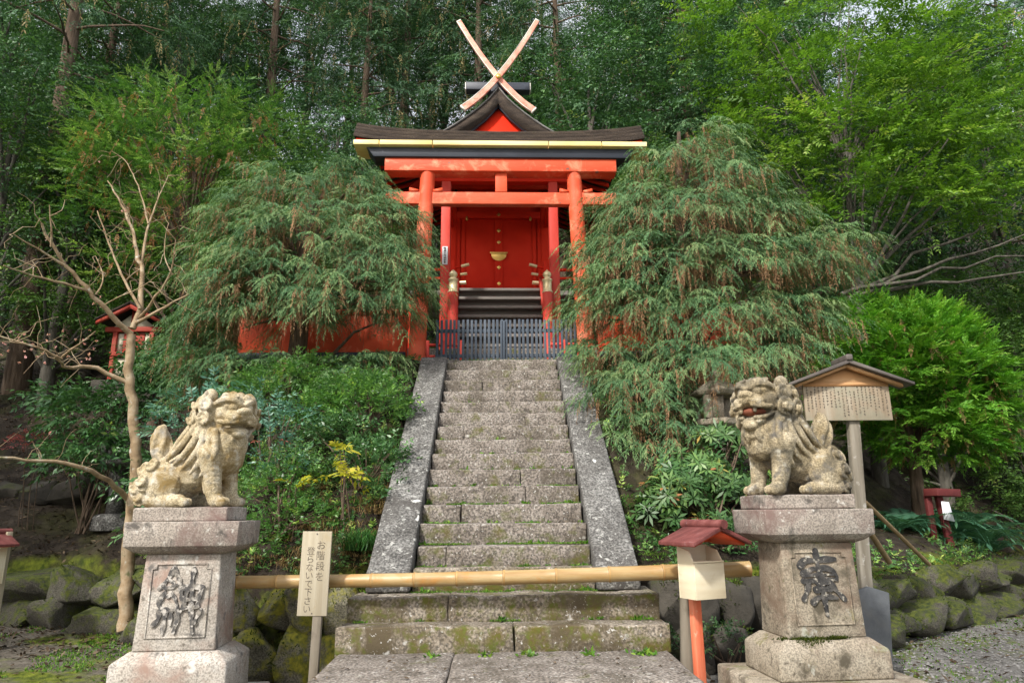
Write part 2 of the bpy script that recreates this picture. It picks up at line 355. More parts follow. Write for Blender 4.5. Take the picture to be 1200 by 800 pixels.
pmat('board_wood', [(0.249, 0.210, 0.139), (0.336, 0.291, 0.209), (0.409, 0.366, 0.279)], 4, 0.8, 0.25, 30, stretch=(3, 3, 0.15), dist=0.006, stain=(5, (0.33, 0.26, 0.15), 0.55, 0.75))
pmat('notice_wood', [(0.249, 0.189, 0.124), (0.322, 0.257, 0.182), (0.380, 0.333, 0.257)], 4, 0.8, 0.2, 30, stretch=(3, 3, 0.2), dist=0.006, stain=(4, (0.28, 0.26, 0.19), 0.46, 0.66))
pmat('notice_fresh', [(0.42, 0.21, 0.085), (0.52, 0.29, 0.13), (0.58, 0.36, 0.19)], 4, 0.7, 0.15, 30, stretch=(0.2, 1, 4), dist=0.006)
pmat('pale_new_wood', [(0.568, 0.479, 0.324), (0.654, 0.574, 0.414), (0.688, 0.626, 0.486)], 3, 0.75, 0.15, 30, stretch=(0.3, 0.3, 3), dist=0.005, stain=(6, (0.55, 0.42, 0.25), 0.62, 0.78))
pmat('roof_tin', [(0.06, 0.05, 0.045), (0.10, 0.085, 0.075), (0.15, 0.13, 0.115)], 4, 0.55, 0.15, 30, stretch=(0.4, 2, 1))
pmat('maroon_roof', [(0.085, 0.022, 0.020), (0.15, 0.040, 0.036), (0.21, 0.075, 0.068)], 5, 0.7, 0.3, 25, stretch=(1, 3, 1), stain=(9, (0.30, 0.20, 0.19), 0.62, 0.72))
pmat('orange_post', [(0.50, 0.085, 0.035), (0.66, 0.15, 0.07), (0.72, 0.26, 0.15)], 4, 0.75, 0.3, 30, stretch=(2, 2, 0.2), stain=(7, (0.6, 0.42, 0.3), 0.64, 0.72))
pmat('bamboo_skin', [(0.255, 0.141, 0.044), (0.363, 0.242, 0.102), (0.457, 0.363, 0.212)], 2.5, 0.42, 0.1, 30, stretch=(0.5, 4, 4), stain=(3.5, (0.40, 0.19, 0.045), 0.56, 0.74), spec=0.5)
pmat('bamboo_node', [(0.30, 0.17, 0.06), (0.44, 0.28, 0.11)], 8, 0.6, 0.1, 30)
pmat('pole_wood', [(0.22, 0.15, 0.07), (0.34, 0.24, 0.12)], 4, 0.8, 0.3, 30, stretch=(2, 2, 2))
pmat('slate', [(0.055, 0.06, 0.066), (0.09, 0.097, 0.105), (0.14, 0.15, 0.16)], 3, 0.6, 0.15, 25, stain=(4, (0.12, 0.12, 0.115), 0.55, 0.75))
pmat('ink', [(0.02, 0.018, 0.016), (0.06, 0.05, 0.04), (0.20, 0.16, 0.11)], 26, 0.9, 0)
pmat('ink_faded', [(0.06, 0.05, 0.04), (0.10, 0.085, 0.065), (0.26, 0.21, 0.15)], 30, 0.9, 0)
pmat('paper', [(0.66, 0.69, 0.74), (0.78, 0.80, 0.83)], 5, 0.8, 0)
pmat('earth', [(0.021, 0.016, 0.011), (0.042, 0.031, 0.022), (0.072, 0.057, 0.042)], 3.0, 0.98, 0.9, 22, speck=(60, 0.6, 1.5),
     moss=(1.1, (0.02, 0.032, 0.008), (0.055, 0.075, 0.015), 0.56, 0.72, 0.02), dist=0.05)
pmat('bark_brown', [(0.05, 0.034, 0.022), (0.11, 0.075, 0.05), (0.19, 0.14, 0.10)], 6, 0.95, 0.8, 25, stretch=(2.5, 2.5, 0.25), dist=0.03)
pmat('bark_grey', [(0.038, 0.034, 0.027), (0.083, 0.075, 0.060), (0.143, 0.131, 0.112)], 6, 0.95, 0.7, 25, stretch=(2, 2, 0.4), dist=0.02)
pmat('bark_plum', [(0.16, 0.105, 0.055), (0.30, 0.215, 0.125), (0.42, 0.34, 0.24)], 7, 0.85, 0.5, 30, lichen=[(9, (0.46, 0.43, 0.36), 0.62, 0.7), (7, (0.12, 0.12, 0.05), 0.60, 0.7)], dist=0.012)

fol('weeping_leaf', [(0.0, (0.053, 0.123, 0.058)), (0.35, (0.099, 0.199, 0.088)), (0.66, (0.170, 0.269, 0.111)), (0.76, (0.234, 0.310, 0.135)), (0.80, (0.222, 0.123, 0.064)), (1.0, (0.398, 0.234, 0.129))], 0.25, 0.65, 0.2)
fol('hinoki_leaf', [(0.0, (0.035, 0.10, 0.025)), (0.4, (0.08, 0.19, 0.04)), (0.70, (0.18, 0.32, 0.075)), (0.76, (0.30, 0.42, 0.13)), (0.80, (0.19, 0.08, 0.025)), (1.0, (0.32, 0.15, 0.055))], 0.3, 0.55, 0.3)
fol('thuja_leaf', [(0.0, (0.041, 0.136, 0.015)), (0.4, (0.090, 0.261, 0.022)), (0.78, (0.189, 0.397, 0.039)), (0.84, (0.198, 0.136, 0.044)), (1.0, (0.271, 0.199, 0.077))], 0.3, 0.55, 0.3)
fol('bright_leaf', [(0.0, (0.042, 0.107, 0.015)), (0.5, (0.102, 0.213, 0.024)), (0.9, (0.202, 0.328, 0.044)), (1.0, (0.331, 0.406, 0.098))], 0.4, 0.45, 0.4)
fol('dark_conifer_leaf', [(0.0, (0.028, 0.067, 0.036)), (0.5, (0.059, 0.133, 0.062)), (0.85, (0.117, 0.225, 0.094)), (0.92, (0.215, 0.167, 0.069)), (1.0, (0.332, 0.254, 0.107))], 0.2, 0.6, 0.25)
fol('dark_broad_leaf', [(0.0, (0.025, 0.067, 0.031)), (0.5, (0.055, 0.129, 0.051)), (0.9, (0.121, 0.244, 0.078)), (1.0, (0.313, 0.391, 0.137))], 0.22, 0.5, 0.3)
fol('mid_broad_leaf', [(0.0, (0.033, 0.083, 0.021)), (0.5, (0.075, 0.158, 0.033)), (0.9, (0.158, 0.270, 0.053)), (1.0, (0.330, 0.405, 0.105))], 0.3, 0.5, 0.3)
fol('camellia_leaf', [(0.0, (0.028, 0.081, 0.028)), (0.5, (0.062, 0.155, 0.049)), (0.9, (0.132, 0.256, 0.078)), (1.0, (0.342, 0.435, 0.139))], 0.2, 0.36, 0.45)
fol('shrub_leaf', [(0.0, (0.039, 0.114, 0.031)), (0.5, (0.091, 0.220, 0.053)), (0.86, (0.211, 0.386, 0.088)), (1.0, (0.474, 0.597, 0.140))], 0.3, 0.38, 0.5)
fol('nandina_leaf', [(0.0, (0.049, 0.139, 0.098)), (0.6, (0.098, 0.227, 0.155)), (0.93, (0.195, 0.341, 0.211)), (0.96, (0.406, 0.098, 0.098)), (1.0, (0.536, 0.163, 0.130))], 0.25, 0.4, 0.45)
fol('yellow_leaf', [(0.0, (0.24, 0.28, 0.03)), (0.5, (0.42, 0.40, 0.035)), (1.0, (0.62, 0.50, 0.06))], 0.4, 0.5, 0.35)
fol('rhodo_leaf', [(0.0, (0.03, 0.085, 0.025)), (0.5, (0.07, 0.15, 0.045)), (0.85, (0.14, 0.24, 0.065)), (0.93, (0.32, 0.33, 0.07)), (1.0, (0.42, 0.17, 0.07))], 0.25, 0.42, 0.4)
fol('fern_leaf', [(0.0, (0.027, 0.090, 0.054)), (0.6, (0.053, 0.150, 0.083)), (1.0, (0.128, 0.255, 0.112))], 0.3, 0.5, 0.35)
fol('grass_blade', [(0.0, (0.02, 0.075, 0.018)), (0.6, (0.045, 0.14, 0.032)), (1.0, (0.10, 0.22, 0.05))], 0.3, 0.45, 0.4)
fol('dry_grass', [(0.0, (0.13, 0.075, 0.03)), (0.6, (0.24, 0.155, 0.065)), (1.0, (0.38, 0.28, 0.12))], 0.25, 0.7, 0.2)
fol('weed_leaf', [(0.0, (0.04, 0.12, 0.012)), (0.6, (0.10, 0.23, 0.022)), (1.0, (0.22, 0.34, 0.05))], 0.35, 0.5, 0.35)
fol('litter_leaf', [(0.0, (0.033, 0.021, 0.013)), (0.6, (0.072, 0.049, 0.029)), (1.0, (0.156, 0.117, 0.078))], 0.1, 0.8, 0.2)
fol('red_leaf', [(0.0, (0.28, 0.04, 0.045)), (1.0, (0.50, 0.14, 0.14))], 0.3, 0.5, 0.3)
fol('blossom_petal', [(0.0, (0.62, 0.26, 0.27)), (1.0, (0.78, 0.50, 0.46))], 0.35, 0.6, 0.2)

# the ground: gravel on the open court, soil and moss on the banks
m, nt, b = base_mat('ground_mix')
g = _n(nt, 'ShaderNodeNewGeometry'); pos = g.outputs['Position']
soil = _ramp(nt, [(0.3, (0.014, 0.011, 0.008)), (0.5, (0.030, 0.023, 0.017)), (0.7, (0.062, 0.050, 0.038))], _noise(nt, pos, 5, 9)).outputs[0]
grav0 = _ramp(nt, [(0.3, (0.09, 0.082, 0.075)), (0.5, (0.19, 0.18, 0.165)), (0.7, (0.34, 0.33, 0.31))], _noise(nt, pos, 38, 6, 0.7)).outputs[0]
mossc = _ramp(nt, [(0.35, (0.035, 0.055, 0.008)), (0.65, (0.17, 0.20, 0.022))], _noise(nt, pos, 9, 6)).outputs[0]
sx = _n(nt, 'ShaderNodeSeparateXYZ'); nt.links.new(pos, sx.inputs[0])
trod = _ramp(nt, [(0.3, (0.06, 0.05, 0.038)), (0.5, (0.12, 0.105, 0.085)), (0.7, (0.22, 0.20, 0.17))], _noise(nt, pos, 14, 8, 0.7)).outputs[0]
lft = _n(nt, 'ShaderNodeMapRange'); lft.inputs['From Min'].default_value = -1.5; lft.inputs['From Max'].default_value = 1.5; nt.links.new(sx.outputs[0], lft.inputs['Value'])
grav = _mix(nt, trod, grav0, lft.outputs[0])
hi = _ramp(nt, [(0.22, 0.0), (0.5, 1.0)], sx.outputs[2]).outputs[0]
col = _mix(nt, grav, soil, hi)
mm = _mix(nt, _ramp(nt, [(0.48, 0.0), (0.58, 1.0)], _noise(nt, pos, 0.9, 8, 0.65)).outputs[0], (0, 0, 0), _ramp(nt, [(0.9, 0.0), (1.0, 0.85)], sx.outputs[2]).outputs[0])
col = _mix(nt, col, mossc, mm)
nt.links.new(col, b.inputs['Base Color']); b.inputs['Roughness'].default_value = 0.97; b.inputs['Specular IOR Level'].default_value = 0.2
bp = _n(nt, 'ShaderNodeBump'); bp.inputs['Strength'].default_value = 0.9; bp.inputs['Distance'].default_value = 0.03
nt.links.new(_noise(nt, pos, 28, 9, 0.7), bp.inputs['Height']); nt.links.new(bp.outputs[0], b.inputs['Normal'])
MATS['ground_mix'] = m
fol('wall_moss_leaf', [(0.0, (0.030, 0.048, 0.010)), (0.6, (0.075, 0.10, 0.016)), (1.0, (0.16, 0.18, 0.03))], 0.2, 0.8, 0.1)
# ------------------------------------------------------------------ terrain
WX = [-40, -14, -6.2, -4.6, -3.6, -3.1, -1.3, 1.3, 3.3, 3.9, 4.4, 8.4, 8.9, 9.6, 14, 40]
WY = [10.8, 10.2, 9.9, 9.65, 8.6, 7.3, 7.05, 7.05, 7.4, 8.2, 8.7, 11.6, 13.2, 15.0, 16.5, 20]
SX = [-40, -7, -5, -4, -1.3, 1.3, 3.5, 4.6, 8, 9, 12, 40]
SS = [0.6, 0.62, 0.7, 0.95, 0.95, 0.95, 0.95, 0.36, 0.36, 0.8, 0.95, 0.8]
TX = [-40, -5, -4, 4, 5, 8, 9, 12, 40]
TT = [0.85, 0.85, 0.78, 0.78, 0.6, 0.6, 0.25, 0.1, 0.1]
def th(x, y):
    """height of the ground"""
    x = np.asarray(x, float); y = np.asarray(y, float)
    wy = np.interp(x, WX, WY); sl = np.interp(x, SX, SS); tp = np.interp(x, TX, TT)
    d = y - wy
    zb = tp + sl * np.maximum(d, 0)
    # on the right the slope steepens a few metres behind the wall
    zb = zb + np.interp(x, [4.2, 5.5, 8, 9], [0, 0.45, 0.45, 0]) * np.maximum(d - 2.2, 0)
    pl = 3.80 + 0.62 * np.maximum(y - 18.5, 0) + 0.5 * np.maximum(np.abs(x) - 6.0, 0)
    zb = np.minimum(zb, pl)
    nz = (vnoise(np.stack([x * 0.9, y * 0.9, x * 0], -1), 3) - 0.5) * 0.28 + (vnoise(np.stack([x * 3, y * 3, x * 0], -1), 4) - 0.5) * 0.10
    flat = (np.abs(x) < 5.2) & (y > 10.2) & (y < 19)
    zb = zb + np.where(flat, 0.15 * nz, nz)
    zf = 0.10 * (vnoise(np.stack([x * 0.6, y * 0.6, x * 0], -1), 8) - 0.5)
    zf = zf + np.interp(x, [-9, -4.5, -3.3], [0.14, 0.12, 0]) * np.clip((y - 6.5) / 3, 0, 1)
    k = np.clip(d / 0.12, 0, 1)
    z = zf * (1 - k) + zb * k
    st = (np.abs(x) < 1.22) & (y < 10.6)
    z = np.where(st, np.minimum(z, np.maximum(-0.3, 0.99 + 0.762 * (y - 6.75) - 0.75)), z)
    return z
def gaxis(a0, a1, lo, hi, fine, coarse):
    x = [a0]
    while x[-1] < a1:
        c = x[-1]; s = fine if lo <= c < hi else min(coarse, fine + 0.12 * (lo - c if c < lo else c - hi) + 0.02)
        if c < lo: s = min(s, max(fine, lo - c))
        x.append(c + s)
    return np.array(x)
gx = gaxis(-90, 90, -9.5, 9.5, 0.14, 6); gy = gaxis(-25, 110, 5.5, 14.5, 0.14, 6)
X, Y = np.meshgrid(gx, gy); Z = th(X, Y)
nx, ny = len(gx), len(gy)
i = np.arange(ny - 1)[:, None] * nx; j = np.arange(nx - 1)[None, :]
F = np.stack([i + j, i + j + 1, i + nx + j + 1, i + nx + j], -1).reshape(-1, 4)
terr = MB().add(np.stack([X, Y, Z], -1).reshape(-1, 3), F).build('ground', 'ground_mix', sm=True); struct(terr)

# ------------------------------------------------------------------ stone staircase
stair = thing('stone_staircase', 'worn granite stairway with broad side copings climbing to the red shrine', 'stairs', (0, 5.9, 0))
def stone_mesh(me, m): me.materials.append(MATS[m]); return me
edges = [(6.08, 0.59, 1.39, 0.40), (6.36, 0.79, 1.37, 0.60), (6.72, 0.99, 0.86, 0.45)] + [(7.0 + 0.263 * k, 1.19 + 0.2 * k, 0.855, 0.40) for k in range(14)]
joints = [[0.05], [-0.3], [], [-0.55], [], [-0.45], [0.25], [0.2], [], [], [-0.5], [0.3], [], [], [-0.3], [], [0.2]]
for k, (yf, zt, hw, dep) in enumerate(edges):
    cuts = [-hw] + [q * (hw / 0.86 if hw > 1 else 1) for q in joints[k]] + [hw]
    for a, b_ in zip(cuts[:-1], cuts[1:]):
        wd = b_ - a - 0.004; dy = random.uniform(-0.012, 0.012); dz = random.uniform(-0.010, 0.008)
        me = rough_block((wd, dep, 0.235), 4, 0.014, 4.5, k * 3 + int(a * 10) + 40, 0.016)
        smooth(me)
        stone_mesh(me, 'granite_step_mossy' if k < 3 else 'granite_step')
        inst('step_stone', me, stair, ((a + b_) / 2, yf + dep / 2 + dy, zt - 0.117 + dz), (0, random.uniform(-0.007, 0.007), random.uniform(-0.010, 0.010)))
for (a, b_) in ((-1.36, -0.40), (-0.40, 1.35)):   # the landing slabs at the foot
    me = rough_block((b_ - a - 0.003, 1.05, 0.30), 4, 0.010, 5, int(a * 10) + 90, 0.02); stone_mesh(me, 'granite_step'); smooth(me)
    inst('landing_slab', me, stair, ((a + b_) / 2, 5.52, 0.24))
me = rough_block((3.1, 1.2, 0.2), 4, 0.01, 5, 7, 0.02); stone_mesh(me, 'granite_step'); smooth(me)
inst('landing_slab', me, stair, (0, 5.45, 0.02))
# side copings in three lengths each, on walls of dressed stone
cy = [6.60, 7.95, 9.25, 10.62]; zc = lambda y: 1.02 + 0.762 * (y - 6.70)
for sx_ in (-1, 1):
    for q in range(3):
        y0, y1 = cy[q] + 0.004, cy[q + 1] - 0.004
        pts = [(y0, zc(y0) - 0.02), (y1, zc(y1)), (y1, zc(y1) - 0.26), (y0, zc(y0) - 0.26)]
        if q == 0: pts = [(y0, 0.80), (y0, 0.98), (y0 + 0.10, zc(y0 + 0.10)), (y1, zc(y1)), (y1, zc(y1) - 0.26), (y0 + 0.25, 0.80)]
        if q == 2: pts = [(y0, zc(y0)), (10.42, 3.86), (y1, 3.87), (y1, 3.55), (y0, zc(y0) - 0.26)]
        mb = MB().poly(pts, sx_ * 0.862, sx_ * 1.262, lambda p, r_, t: (t, p, r_))
        o = mb.build('coping_stone', 'granite_coping', stair, bevel=0.018)
    for q in range(5):                           # wall below the copings
        y0, y1 = 6.66 + q * 0.78, 6.66 + (q + 1) * 0.78 - 0.01
        pts = [(y0, -0.2), (y1, -0.2), (y1, zc(y1) - 0.262), (y0, max(0.75, zc(y0) - 0.262))]
        MB().poly(pts, sx_ * 0.90, sx_ * (1.225 - 0.01 * (q % 2)), lambda p, r_, t: (t, p, r_)).build('side_wall_stone', 'granite_coping', stair, bevel=0.012)
# sill along the head of the stairs
me = rough_block((2.9, 0.34, 0.26), 4, 0.01, 5, 17, 0.02); stone_mesh(me, 'granite_step'); smooth(me)
inst('sill_stone', me, stair, (0, 10.83, 3.74))

# ------------------------------------------------------------------ dry stone walls
ROCKS = {}
for mname in ('mossy_rock', 'bright_moss_rock', 'dark_rock'):
    ROCKS[mname] = [stone_mesh(boulder(s_ + 11), mname) for s_ in range(9)]
def wall(name, label, pts, h, size, mat, rows=2, seed=0, batter=0.12, z0=None):
    rs = random.Random(seed); pts = np.array(pts, float)
    seg = np.linalg.norm(np.diff(pts, axis=0), axis=1); cum = np.concatenate([[0], np.cumsum(seg)]); L = cum[-1]
    base = (pts[0][0], pts[0][1], 0 if z0 is None else z0)
    t = thing(name, label, 'stone wall', base)
    for r_ in range(rows):
        s = rs.uniform(-0.1, 0.1); hr = h / rows
        while s < L:
            wd = size * rs.uniform(0.75, 1.45); c = min(max(s + wd / 2, 0), L)
            x = np.interp(c, cum, pts[:, 0]); y = np.interp(c, cum, pts[:, 1]); k = min(np.searchsorted(cum, c, 'right') - 1, len(seg) - 1)
            d = pts[k + 1] - pts[k]; ang = math.atan2(d[1], d[0])
            hh = hr * rs.uniform(0.95, 1.25); z = (z0 or 0) + hr * (r_ + 0.5) + rs.uniform(-0.03, 0.03)
            n = np.array([-math.sin(ang), math.cos(ang)]); off = batter * r_ + rs.uniform(-0.04, 0.05)
            inst('stone', rs.choice(ROCKS[mat]), t, (x + n[0] * off, y + n[1] * off, z), (rs.uniform(-.2, .2), rs.uniform(-.25, .25), ang + rs.uniform(-.25, .25) + rs.choice((0, math.pi))),
                 (wd * 0.58, size * 0.6, hh * 0.62))
            s += wd * 0.97
    return t
wall('dry_stone_wall', 'low wall of round yellow-mossed boulders left of the stair foot', [(-3.2, 6.95), (-1.5, 6.85)], 0.85, 0.36, 'bright_moss_rock', 2, 3)
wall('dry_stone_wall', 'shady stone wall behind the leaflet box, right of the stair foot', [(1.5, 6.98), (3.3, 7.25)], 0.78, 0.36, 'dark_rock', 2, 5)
wall('dry_stone_wall', 'mossy curved retaining wall beside the gravel path at right', [(3.8, 8.0), (4.5, 8.65), (6.4, 10.05), (8.3, 11.5), (8.85, 12.3), (8.95, 13.4)], 0.66, 0.62, 'mossy_rock', 2, 9)
wall('dry_stone_wall', 'wall of big mossy boulders behind the bare plum tree', [(-13, 10.1), (-8, 9.95), (-6.2, 9.8), (-4.6, 9.5), (-3.6, 8.45), (-3.15, 7.3)], 0.84, 0.90, 'mossy_rock', 2, 12)
wall('dry_stone_wall', 'upper row of flat dark stones on the left earth bank', [(-12, 11.9), (-8, 11.6), (-5.6, 11.4)], 0.32, 0.62, 'dark_rock', 1, 15, z0=float(th(-8, 11.6)) - 0.12)
# ------------------------------------------------------------------ torii gate
RZ = R(1.1)                                    # gate and hall stand slightly turned
def hall_pt(x, y, z, c=(0, 11.2)): return (c[0] + x * math.cos(RZ) - (y - c[1]) * math.sin(RZ), c[1] + x * math.sin(RZ) + (y - c[1]) * math.cos(RZ), z)
torii = thing('torii_gate', 'vermilion wooden gate with black and gold top beam above the stairs', 'gate', (0, 11.2, 3.82))
ROTZ = rotm('Z', RZ)
def tb(x0, x1, y0, y1, z0, z1, mb=None):       # a beam in the gate's and hall's own turned frame
    mb = mb or MB(); c = hall_pt((x0 + x1) / 2, (y0 + y1) / 2, (z0 + z1) / 2)
    return mb.box(c, (abs(x1 - x0), abs(y1 - y0), abs(z1 - z0)), ROTZ)
ZB = 3.82
for s in (-1, 1):
    pts = [hall_pt(s * (1.44 - 0.13 * t), 11.2, ZB + 3.70 * t) for t in np.linspace(0, 1, 8)]
    MB().tube(pts, [0.148 - 0.018 * t for t in np.linspace(0, 1, 8)], 24).build('column', 'vermilion_worn', torii, sm=True)
    MB().lathe(hall_pt(s * 1.44, 11.2, ZB - 0.06), [(0.26, 0), (0.25, 0.10), (0.2, 0.14)], 20).build('column_base', 'granite_step', torii)
    for q in (-1, 1):                           # wedges where the tie beam passes the column
        xw = s * 1.335 + q * 0.19
        pr = [(xw - q * 0.06, 0), (xw + q * 0.11, 0), (xw + q * 0.10, 0.075), (xw - q * 0.06, 0.035)]
        MB().poly([(a, 7.022 + b_) for a, b_ in pr], 11.12, 11.28, lambda p, r_, t: hall_pt(p, t, r_)).build('wedge', 'vermilion', torii)
tb(-2.05, 2.05, 11.13, 11.27, 6.79, 7.02).build('tie_beam', 'vermilion_worn', torii, bevel=0.012)
tb(-0.105, 0.105, 11.125, 11.275, 7.022, 7.39).build('centre_strut', 'vermilion', torii, bevel=0.008)
tb(-2.07, 2.07, 11.06, 11.34, 7.392, 7.64).build('lintel', 'vermilion_worn', torii, bevel=0.012)
pr = [(-2.40, 7.825), (2.40, 7.825), (2.26, 7.642), (-2.26, 7.642)]
MB().poly(pr, 11.02, 11.38, lambda p, r_, t: hall_pt(p, t, r_)).build('top_beam', 'black_lacquer', torii, bevel=0.01)
cuts = [-2.62, -2.16, -1.22, 0.85, 1.80, 2.62]
for a, b_ in zip(cuts[:-1], cuts[1:]):
    a2, b2 = a + 0.008, b_ - 0.008
    pr = [(a2, 7.918 + 0.000 * a2 * a2), (b2, 7.918 + 0.000 * b2 * b2), (b2, 7.828 + 0.000 * b2 * b2), (a2, 7.828 + 0.000 * a2 * a2)]
    MB().poly(pr, 10.93, 11.47, lambda p, r_, t: hall_pt(p, t, r_)).build('cap_board', 'pale_gold', torii, bevel=0.006)

# ------------------------------------------------------------------ shrine hall
hall = thing('shrine_hall', 'red shrine hall with bark roof, crossed finials and gilt door fittings', 'shrine', (0, 12.8, 3.8))
def part(name, m, x0, x1, y0, y1, z0, z1, parent=None, bevel=0.006): return tb(x0, x1, y0, y1, z0, z1).build(name, m, parent or hall, bevel=bevel)
FLOOR = 6.15
for k in range(9):                             # stone podium
    for r_ in range(2):
        xa = -2.25 + k * 0.5 + 0.12 * (r_ % 2); me = rough_block((0.49, 0.5, 0.33), 2, 0.010, 6, k + 9 * r_, 0.02); stone_mesh(me, 'granite_step')
        inst('podium_stone', me, hall, hall_pt(xa + 0.25, 12.45, 3.93 + r_ * 0.335), (0, 0, RZ))
part('podium_fill', 'granite_coping', -2.2, 2.35, 12.6, 17.5, 3.7, 4.46)
for s in (-1, 1):
    p = part('canopy_post', 'shrine_red_faded', s * 1.085 - 0.095, s * 1.085 + 0.095, 12.72, 12.91, 4.47, 8.05, bevel=0.02)
    part('body_post', 'shrine_red', s * 1.05 - 0.10, s * 1.05 + 0.10, 14.35, 14.55, 4.47, 8.6, bevel=0.02)
    part('body_post', 'shrine_red', s * 1.05 - 0.10, s * 1.05 + 0.10, 16.6, 16.8, 4.47, 8.6, bevel=0.02)
    part('side_wall', 'shrine_red', s * 1.05 - 0.04, s * 1.05 + 0.04, 14.56, 16.59, FLOOR - 0.1, 8.5)
    # veranda and side railing
    part('veranda', 'weathered_wood', s * 1.16, s * 1.95, 13.95, 16.9, FLOOR - 0.13, FLOOR - 0.03)
    part('veranda_post', 'shrine_red', s * 1.82, s * 1.94, 14.0, 14.12, 4.47, FLOOR - 0.132)
# plaque on the left canopy post
pl = part('plaque', 'paper', -1.145, -1.035, 12.70, 12.718, 6.24, 6.62, bevel=0.002)
mb = MB()
for k in range(7):
    zc_ = 6.585 - k * 0.05
    for q in range(4):
        tb(-1.09 - random.uniform(0.005, 0.026), -1.09 + random.uniform(0.005, 0.026), 12.6945 - 0.0004 * q, 12.699, zc_ - 0.004 + 0.010 * (q - 1.5), zc_ + 0.002 + 0.010 * (q - 1.5), mb)
mb.build('plaque_writing', 'ink', pl)
# door wall
part('wall_panel', 'shrine_red', -1.0, -0.72, 14.44, 14.50, FLOOR, 8.55, bevel=0.004)
part('wall_panel', 'shrine_red', 0.72, 1.0, 14.44, 14.50, FLOOR, 8.55, bevel=0.004)
part('door_head', 'shrine_red', -0.95, 0.95, 14.36, 14.50, 7.98, 8.14)
part('wall_panel', 'shrine_red', -0.95, 0.95, 14.44, 14.50, 8.145, 8.9, bevel=0.004)
for s in (-1, 1):
    part('door_jamb', 'shrine_red', s * 0.93 - 0.06, s * 0.93 + 0.06, 14.38, 14.44, FLOOR, 7.979)
    part('door_frame', 'shrine_red', s * 0.80 - 0.045, s * 0.80 + 0.045, 14.40, 14.44, FLOOR, 7.979)
    part('door_leaf', 'shrine_red', s * 0.0 + (0.004 if s > 0 else -0.75), (0.75 if s > 0 else -0.004), 14.42, 14.46, FLOOR + 0.03, 7.97, bevel=0.004)
part('door_batten', 'shrine_red', -0.085, 0.085, 14.385, 14.419, FLOOR + 0.03, 7.97)
for z in (6.42, 6.80, 7.40, 7.68, 8.06):
    d = 0.048; y = 14.345 if z > 8 else 14.372
    MB().poly([(-d, z), (0, z + d), (d, z), (0, z - d)], y, y + 0.012, lambda p, r_, t: hall_pt(p, t, r_)).build('stud_cover', 'gilt', hall, bevel=0.003)
a = np.linspace(math.pi, 2 * math.pi, 13); pr = [(0.17 * math.cos(q), 7.10 + 0.15 * math.sin(q)) for q in a] + [(0.175, 7.14), (-0.175, 7.14)]
lk = MB().poly(pr, 14.36, 14.384, lambda p, r_, t: hall_pt(p, t, r_)).build('door_lock', 'gilt', hall, bevel=0.004)
tb(-0.2, 0.2, 14.335, 14.359, 7.12, 7.15).build('lock_bar', 'gilt', lk, bevel=0.003)
for s in (-1, 1): MB().lathe(hall_pt(s * 0.72, 14.37, 7.92), [(0.02, 0), (0.03, 0.02), (0.02, 0.09), (0.006, 0.11)], 8).build('pivot_cap', 'gilt', hall)
# floor and the steep plank steps
part('floor', 'weathered_wood', -1.16, 1.16, 13.9, 16.9, FLOOR - 0.13, FLOOR)
part('threshold', 'weathered_wood', -0.55, 0.55, 14.15, 14.36, FLOOR + 0.002, FLOOR + 0.075)
for k in range(7):
    zt = FLOOR - 0.04 - 0.25 * k; yf = 13.78 - 0.19 * k
    part('plank_step', 'weathered_wood', -0.86, 0.86, yf - 0.02, yf + 0.20, zt - 0.06, zt, bevel=0.008)
    part('riser_board', 'weathered_wood', -0.85, 0.85, yf + 0.165, yf + 0.19, zt - 0.252, zt - 0.062, bevel=0.003)
for s in (-1, 1):
    MB().poly([(12.5, 4.50), (13.95, 6.42), (13.95, 5.9), (12.75, 4.47)], s * 0.862, s * 0.925, lambda p, r_, t: hall_pt(t, p, r_)).build('stair_string', 'shrine_red_faded', hall)
    # newel with gilt onion cap, and hand rails with gilt ends
    nw = MB().tube([hall_pt(s * 0.915, 12.60, z) for z in (4.47, 5.0, 5.62)], 0.10, 16).build('newel_post', 'shrine_red_faded', hall, sm=True)
    MB().lathe(hall_pt(s * 0.915, 12.60, 5.62), [(0.105, 0), (0.108, 0.02), (0.085, 0.03), (0.085, 0.23), (0.10, 0.25), (0.10, 0.275), (0.055, 0.30),
               (0.06, 0.32), (0.085, 0.36), (0.08, 0.40), (0.045, 0.44), (0.012, 0.475)], 16).build('onion_cap', 'gilt_pale', nw, sm=True)
    for k, (zz, th_) in enumerate(((6.62, 0.05), (6.46, 0.045), (6.28, 0.06))):
        p0 = hall_pt(s * 0.97, 13.95, zz); xr = 0.66 + 0.04 * (k == 1) + 0.06 * (k == 2)
        p1 = hall_pt(s * xr, 13.90, zz + (0.07 if k == 0 else 0.02 if k == 1 else 0))
        rl = MB().tube([p0, np.add(np.array(p0) * 0.4, np.array(p1) * 0.6), p1], th_ * 0.55, 8).build('hand_rail', 'shrine_red', hall)
        q1 = np.array(p1); q0 = np.array(p0); q2 = q1 + (q0 - q1) * 0.5
        MB().tube([q2, q1 + (q1 - q2) * 0.06], th_ * 0.72, 8).build('gilt_end', 'gilt_pale', rl)
    part('rail_post', 'shrine_red', s * 0.99 - 0.035, s * 0.99 + 0.035, 13.9, 13.97, FLOOR - 0.03, 6.78)
    part('veranda_rail', 'shrine_red', s * 1.03, s * 1.95, 13.91, 13.96, 6.55, 6.61)
    part('veranda_rail', 'shrine_red', s * 1.03, s * 1.95, 13.91, 13.96, 6.36, 6.41)
